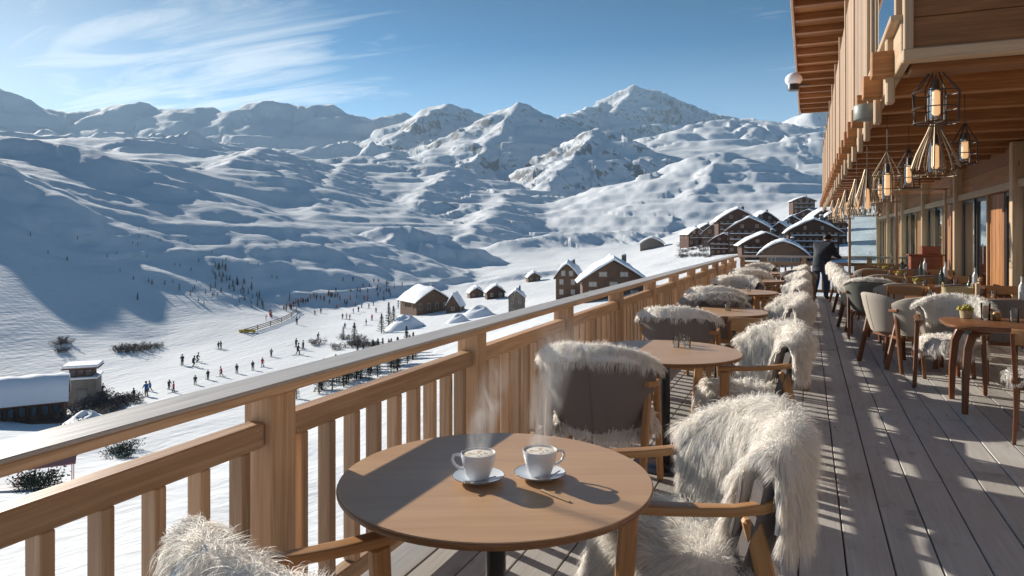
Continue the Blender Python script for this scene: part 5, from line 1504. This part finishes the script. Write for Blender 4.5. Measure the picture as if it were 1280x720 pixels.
for i in range(38):
    t = rr_.random(); spots.append((268+52*t+rr_.uniform(-9, 9), 338+42*t+rr_.uniform(-9, 9), rr_.uniform(6, 11)))
for i in range(14): spots.append((rr_.uniform(240, 280), rr_.uniform(352, 372), rr_.uniform(4, 7)))
for i in range(22):
    t = rr_.random(); spots.append((rr_.uniform(140, 330), 0, 4)); px = spots[-1][0]; spots[-1] = (px, 300+(px-140)*.36+rr_.uniform(-26, 22), rr_.uniform(3.5, 6))
for (px, y, h) in spots: conifer('small dark conifer on the snowy left hillside', px, y, h, GT, 110)
GT2 = 'dark conifers in the hollow behind the railing'
for i in range(44):
    px = rr_.uniform(366, 520); conifer('dark conifer in the wooded hollow just behind the railing', px, 492-(px-366)*.30+rr_.uniform(-8, 12), rr_.uniform(22, 38), GT2, 40)
for (px, y, h, lb) in ((443, 428, 27, 'lone pointed conifer on the edge of the ski run above the handrail'), (486, 412, 34, 'tall dark conifer beside the pile of snow near the log hut'), (477, 416, 26, 'shorter conifer left of the tall dark one near the log hut'), (492, 408, 28, 'conifer right of the tall dark one near the log hut'), (429, 424, 16, 'small conifer left of the lone pointed one')):
    conifer(lb, px, y, h, None, 60)

def shrub_mesh(seed, dark=False):
    rg = random.Random(seed); mb = MB()
    for i in range(26):
        a = rg.random()*2*PI; l = rg.uniform(.5, 1.1); q = rg.random()*.5
        p0 = Vector((q*math.cos(a), q*math.sin(a), -.2)); p1 = p0+Vector((math.cos(a)*l*.5, math.sin(a)*l*.5, l*.8)); mid = (p0+p1)/2+Vector((rg.uniform(-.1, .1), rg.uniform(-.1, .1), .08))
        mb.tube([p0, mid, p1], [.022, .014, .006], 4)
        for j in range(24):
            c = mid.lerp(p1, rg.random())+Vector([rg.uniform(-.2, .2) for _ in range(3)]); s_ = rg.uniform(.03, .09)
            u = Vector([rg.uniform(-1, 1) for _ in range(3)]).normalized()*s_; v = Vector([rg.uniform(-1, 1) for _ in range(3)]).normalized()*s_*.5
            mb.add([c-u, c+v, c+u, c-v], [[0, 1, 2, 3]])
    return mb.mesh('shrub', M['needle'] if dark else M['twig'])
SH = [shrub_mesh(1), shrub_mesh(2), shrub_mesh(4)]; SHD = [shrub_mesh(6, True), shrub_mesh(8, True)]
def shrub(label, px, y, hpx, group, dark=False, dmin=25):
    p, d = hit(px, y, dmin); o = bpy.data.objects.new('shrub', random.choice(SHD if dark else SH)); COL.objects.link(o)
    sc = hpx*d/FPX/1.0; o.location = p; o.scale = (sc*1.2, sc*1.2, sc); o.rotation_euler = (0, 0, random.random()*6); tag(o, label, 'shrub', group)
for (px, y, h) in ((72, 432, 9), (78, 440, 10), (84, 430, 9), (80, 425, 7)): shrub('bare shrub in the small dark clump above the stone tower', px, y, h, 'bare shrubs above the tower', dmin=110)
for (px, y, h) in ((155, 440, 13), (163, 440, 15), (171, 438, 14), (180, 437, 9), (190, 436, 9), (197, 434, 8)): shrub('bare grey shrub in the row at the foot of the left hill', px, y, h, 'bare shrubs at the foot of the left hill', dmin=100)
for i in range(16): shrub('frosted shrub between the stone tower and the handrail', rr_.uniform(112, 168), rr_.uniform(497, 520), rr_.uniform(10, 22), 'frosted shrubs beside the tower', dmin=45)
for i in range(8): shrub('frosted shrub on the bank below the long lodge', rr_.uniform(85, 130), rr_.uniform(515, 545), rr_.uniform(12, 26), 'frosted shrubs below the lodge', dmin=35)
for (px, y, h) in ((150, 572, 20), (157, 562, 18), (145, 566, 14)): shrub('dark bush in the clump seen between handrail and middle rail', px, y, h, 'dark bushes below the handrail', True, 25)
for (px, y, h) in ((42, 612, 26), (50, 604, 30), (36, 606, 20)): shrub('dark bush beside the faded red canopy', px, y, h, 'dark bushes beside the red canopy', True, 20)
for i in range(10): shrub('frosted shrub beside the lone pointed conifer', rr_.uniform(395, 470), rr_.uniform(424, 436), rr_.uniform(7, 13), 'frosted shrubs along the ski run', dmin=60)
for i in range(16): shrub('snowy shrub on the slope below the village', rr_.uniform(850, 920), rr_.uniform(306, 322), rr_.uniform(4, 9), 'snowy shrubs below the village', dmin=90)

# ------------------------------------------------------------------ people
def skin_body(joints, edges, rad, sub=1):
    names = list(joints); me = bpy.data.meshes.new('tmp'); me.from_pydata([joints[k] for k in names], [(names.index(a), names.index(b)) for a, b in edges], [])
    o = bpy.data.objects.new('tmp', me); COL.objects.link(o)
    md = o.modifiers.new('s', 'SKIN'); md.use_smooth_shade = True
    me = o.data
    if not me.skin_vertices: 
        bpy.context.view_layer.objects.active = o
    sv = me.skin_vertices[0].data
    for i, k in enumerate(names):
        r = rad[k]; sv[i].radius = (r, r) if not isinstance(r, tuple) else r
        sv[i].use_root = (k == 'pelvis')
    m2 = o.modifiers.new('u', 'SUBSURF'); m2.levels = sub; m2.render_levels = sub
    dg = bpy.context.evaluated_depsgraph_get(); out = bpy.data.meshes.new_from_object(o.evaluated_get(dg)); bpy.data.objects.remove(o)
    out.polygons.foreach_set('use_smooth', [True]*len(out.polygons)); return out
E_ = [('pelvis', 'belly'), ('belly', 'chest'), ('chest', 'neck'), ('neck', 'chin'), ('chin', 'head')]
for s_ in 'lr': E_ += [('chest', 'sh'+s_), ('sh'+s_, 'el'+s_), ('el'+s_, 'wr'+s_), ('wr'+s_, 'ha'+s_), ('pelvis', 'hi'+s_), ('hi'+s_, 'kn'+s_), ('kn'+s_, 'an'+s_), ('an'+s_, 'to'+s_)]
RAD = dict(pelvis=.13, belly=.125, chest=.15, neck=.06, chin=.085, head=.095, shl=.075, shr=.075, ell=.05, elr=.05, wrl=.034, wrr=.034, hal=.042, har=.042, hil=.095, hir=.095, knl=.062, knr=.062, anl=.045, anr=.045, tol=.04, tor=.04)
def figure(j, thick=1.0, sub=1):
    r = {k: v*(thick if k not in ('neck', 'chin', 'head', 'hal', 'har', 'tol', 'tor') else 1) for k, v in RAD.items()}
    return skin_body(j, E_, r, sub)
def pose(lean=0, twist=0, stride=.12, bend=.15, arm=.25, side=0):
    """standing height about 1.74, faces +Y"""
    j = dict(pelvis=(0, 0, .95-bend*.25), belly=(side*.3, lean*.3, 1.12-bend*.25), chest=(side*.7, lean*.8, 1.33-bend*.3), neck=(side, lean*1.15, 1.49-bend*.32), chin=(side*1.1, lean*1.3+.02, 1.58-bend*.33), head=(side*1.1, lean*1.35+.01, 1.67-bend*.34))
    for s_, x in (('l', -1), ('r', 1)):
        j['sh'+s_] = (side*.8+x*.19, lean*.9, 1.41-bend*.3); j['el'+s_] = (side*.8+x*(.25), lean+arm*.3, 1.15-bend*.3); j['wr'+s_] = (side*.8+x*.24, lean+arm, 1.02-bend*.2+arm*.2); j['ha'+s_] = (side*.8+x*.235, lean+arm+.05, .98-bend*.2+arm*.22)
        j['hi'+s_] = (x*.10, 0, .88-bend*.25); j['kn'+s_] = (x*.11, bend*.5+x*stride*.5, .50-bend*.05); j['an'+s_] = (x*.12, x*stride-bend*.1, .09); j['to'+s_] = (x*.13, x*stride+.13-bend*.1, .04)
    return j
def dress(me, mats, zj, zl):
    for m in mats: me.materials.append(m)
    co = np.empty(len(me.vertices)*3); me.vertices.foreach_get('co', co); co = co.reshape(-1, 3)
    for p in me.polygons:
        c = co[list(p.vertices)].mean(0)
        p.material_index = 3 if c[2] < .13 else (2 if c[2] < zl and abs(c[0]) < .23 else (1 if c[2] < zj else 0))
cols = {'black': (.02, .02, .025), 'blue': (.03, .16, .42), 'red': (.5, .03, .04), 'orange': (.55, .17, .03), 'grey': (.15, .16, .18), 'pink': (.6, .06, .16)}
JM = {k: plain(k+'_ski_jacket', v, .7, .3, .1, 10) for k, v in cols.items()}
pants = plain('dark_ski_trousers', (.025, .028, .035), .8); boots = plain('ski_boots', (.05, .05, .055), .4)
PO = []
for k, a in enumerate(((.0, 0, .12, .05, .1), (.18, 0, .05, .55, .28), (.10, 0, .22, .25, .2), (.05, 0, .0, .1, .35))):
    me = figure(pose(*a), 1.35, 1); dress(me, [M['skin'], JM['black'], pants, boots], 1.47-a[3]*.33, .84-a[3]*.2); PO.append(me)
mb = MB(); mb.sweep([(0, -.75, .03), (0, .6, .03), (0, .8, .06), (0, .9, .13)], [.09, .09, .085, .04], .025, r=.2, n=8); SKI = mb.mesh('ski', JM['grey'])
mb = MB(); mb.tube([(0, 0, 1.08), (0, -.12, 0)], .012, 5); POLE = mb.mesh('pole', boots)
mb = MB(); mb.blob((0, 0, 0), (.125, .135, .125), 12, 8); HELM = mb.mesh('helmet', JM['black'])
POSEA = [(.0, .05), (.18, .55), (.10, .25), (.05, .1)]
def skier(label, px, y, hpx, col='black', skis=True, group='skiers on the piste', dmin=70):
    p, d = hit(px, y, dmin); k = random.randrange(4); sc = min(1.25, max(.8, hpx*d/FPX/1.72)); rz = random.uniform(-PI, PI)
    root = thing('person', label, 'person', p, rz, group); root.scale = (sc, sc, sc)
    b = bpy.data.objects.new('body', PO[k]); COL.objects.link(b); b.parent = root
    b.material_slots[1].link = 'OBJECT'; b.material_slots[1].material = JM[col]
    ln, bd = POSEA[k]; h = bpy.data.objects.new('helmet', HELM); COL.objects.link(h); h.parent = root; h.location = (0, ln*1.35+.01, 1.70-bd*.34)
    if skis:
        for x in (-.13, .13):
            s_ = bpy.data.objects.new('ski', SKI); COL.objects.link(s_); s_.parent = root; s_.location = (x, 0, 0)
        for x in (-.27, .27):
            s_ = bpy.data.objects.new('pole', POLE); COL.objects.link(s_); s_.parent = root; s_.location = (x, ln+.25, 0)
near = [(128, 494, 14, 'black', 'dark clad person standing alone just right of the stone tower'), (168, 499, 12, 'black', 'crouching dark skier left of the person in bright blue'),
 (183, 496, 19, 'blue', 'person in a bright blue suit, largest figure at the lower piste'), (188, 489, 13, 'blue', 'person in blue right behind the larger blue one'),
 (211, 487, 13, 'black', 'dark skier left of the one in pink at the lower piste'), (217, 491, 12, 'pink', 'skier in bright pink at the lower piste'),
 (228, 457, 14, 'black', 'dark skier at the left of the upper trio'), (241, 459, 15, 'black', 'dark skier in the middle of the upper trio'), (246, 453, 13, 'black', 'dark skier at the right of the upper trio'),
 (244, 481, 11, 'black', 'dark skier below the upper trio'), (260, 475, 10, 'black', 'dark skier left of the one in red'), (277, 471, 13, 'red', 'skier in red in the middle of the lower piste'),
 (296, 467, 11, 'black', 'dark skier right of the one in red, close to the handrail'), (316, 463, 9, 'black', 'small dark skier directly above the handrail'), (328, 459, 9, 'red', 'small red skier directly above the handrail'),
 (273, 437, 9, 'black', 'left one of a close dark pair on the upper left piste'), (276, 436, 9, 'grey', 'right one of a close pair on the upper left piste'),
 (372, 444, 15, 'black', 'dark skier in front at the centre of the piste'), (370, 434, 11, 'black', 'dark skier behind the front one at the piste centre'), (379, 438, 12, 'black', 'dark skier to the right of the front one at the piste centre'),
 (397, 425, 10, 'black', 'single dark skier right of the central trio'), (371, 406, 9, 'black', 'dark skier standing at the end of the snow fence'), (339, 446, 6, 'grey', 'person sitting low in the snow left of the central trio')]
for px, y, h, c, lb in near: skier(lb, px, y, h, c, True, None)
far_ = [(483,357),(472,362),(486,367),(507,371),(438,366),(438,376),(433,383),(421,386),(446,373),(452,385),(455,376),(459,376),(461,386),(470,391),(448,390),(442,392),(428,399),(433,399),(437,400),(465,401),(458,407),(431,411),(401,392),(510,378),(498,386),(394,394),(405,378),(412,380),(480,376),(493,362),(450,366),(425,376)]
for i, (px, y) in enumerate(far_):
    c = ('black', 'red', 'black', 'blue', 'black', 'orange')[i % 6]
    skier('tiny skier in %s scattered over the upper piste' % c, px, y, 6, c, True, 'tiny skiers on the upper piste: '+c, 120)
for i in range(26):
    px = rr_.uniform(425, 505); c = ('black', 'grey', 'red', 'blue')[i % 4]
    skier('distant tiny skier in %s near the top of the piste' % c, px, rr_.uniform(350, 384), 5.5, c, True, 'distant skiers near the top of the piste: '+c, 150)
for i in range(44):
    t = rr_.random(); px = 330+100*t; y = 400-32*t+rr_.uniform(-3, 5)-6*math.sin(t*3)
    c = rr_.choice(['black', 'black', 'grey', 'red', 'orange']); skier({'black': 'tiny dark figure', 'grey': 'tiny grey figure', 'red': 'tiny red figure', 'orange': 'tiny orange figure'}[c]+' in the crowd queueing below the left hill', px, y, 5.5, c, False, 'crowd below the left hill: '+c, 120)

def man():
    p = world_pt(1025, 372, 16.5); p.z = 0
    root = thing('person', 'man in a dark navy jacket and blue jeans leaning forward near the end railing', 'person', p, TH-.9)
    j = pose(.20, 0, .07, .16, .32, .0); j['chin'] = (0, .36, 1.46); j['head'] = (0, .40, 1.51); j['neck'] = (0, .29, 1.40)
    me = figure(j, 1.28, 2); dress(me, [M['skin'], M['jacket'], M['jeans'], boots], 1.47, .80)
    for q in me.polygons:
        c = q.center
        if q.material_index == 1 and c.y > .52 and .85 < c.z < 1.12: q.material_index = 0
    b = bpy.data.objects.new('body', me); COL.objects.link(b); b.parent = root; root.scale = (.95, .95, .95)
    mb = MB(); mb.blob((0, .37, 1.545), (.098, .11, .088), 16, 10, .05); mb.build('hair', M['hair'], root)
    mb = MB()
    for s in (-1, 1): mb.blob((s*.098, .395, 1.495), (.014, .025, .035), 8, 6)
    o = mb.build('ear', M['skin'], root)
    mb = MB(); mb.sweep([(0, .02, .70), (0, .05, .9), (0, .12, 1.1), (0, .18, 1.28), (0, .25, 1.40)], [.40, .39, .43, .44, .22], [.30, .28, .30, .30, .20], r=.42, n=20, up=(0, 1, .2)); mb.build('jacket', M['jacket'], root)
man()

# ------------------------------------------------------------------ snow fence and small piste things
def snow_fence():
    pts = [hit(px, y, 110)[0] for px, y in ((306, 418), (322, 413), (338, 408), (352, 403), (364, 397), (371, 390))]
    root = thing('snow_fence', 'low wooden snow fence curving along the left edge of the piste', 'fence', pts[0])
    o0 = pts[0]
    for k, (a, b) in enumerate(zip(pts[:-1], pts[1:])):
        for z in (.25, .6, .95):
            mb = MB(); mb.beam(a-o0+Vector((0, 0, z)), b-o0+Vector((0, 0, z)), .04, .16, bev=0); mb.build('plank', M['timber_mid'], root)
    for a in pts: mb = MB(); mb.beam(a-o0+Vector((0, 0, -.5)), a-o0+Vector((0, 0, 1.15)), .1, .1, (0, 1, 0), bev=0); mb.build('post', M['timber_mid'], root)
snow_fence()
p, d = hit(309, 416, 110); mb = MB(); mb.sweep([(-1.6, 0, .3), (0, 0, .38), (1.6, .1, .3)], .6, .55, r=.35); o = mb.build('safety_mat', M['yellowpad'], None, p, TH); tag(o, 'yellow padded safety mat at the near end of the snow fence', 'mat')
def pile(px, y, w_, h_, lb, dmin=60):
    p, d = hit(px, y, dmin); s = d/FPX; mb = MB(); n = 24; P = []
    for i in range(n):
        a = 2*PI*i/n; P.append([(w_*s/2*math.cos(a)*q*(1+.12*math.sin(3*a+px)), w_*s/2*math.sin(a)*q*(1+.1*math.cos(2*a)), h_*s*max(0.0, 1-q*q)**.6*(1+.15*math.sin(a*2+q*5))-.4*q) for q in (1.1, .95, .8, .62, .42, .22, .02)])
    mb.grid(P, n, 7, True); o = mb.build('snow_pile', M['roofsnow'], None, p); tag(o, lb, 'snow pile')
pile(508, 410, 50, 15, 'big rounded pile of snow right of the tall dark conifer', 60)
pile(600, 395, 44, 12, 'shovelled snow pile below the tiny shelter', 60)
pile(574, 402, 30, 9, 'low snow pile beside the steep wooden shelter', 60)
pile(110, 535, 70, 20, 'snow bank below the stone tower', 36)
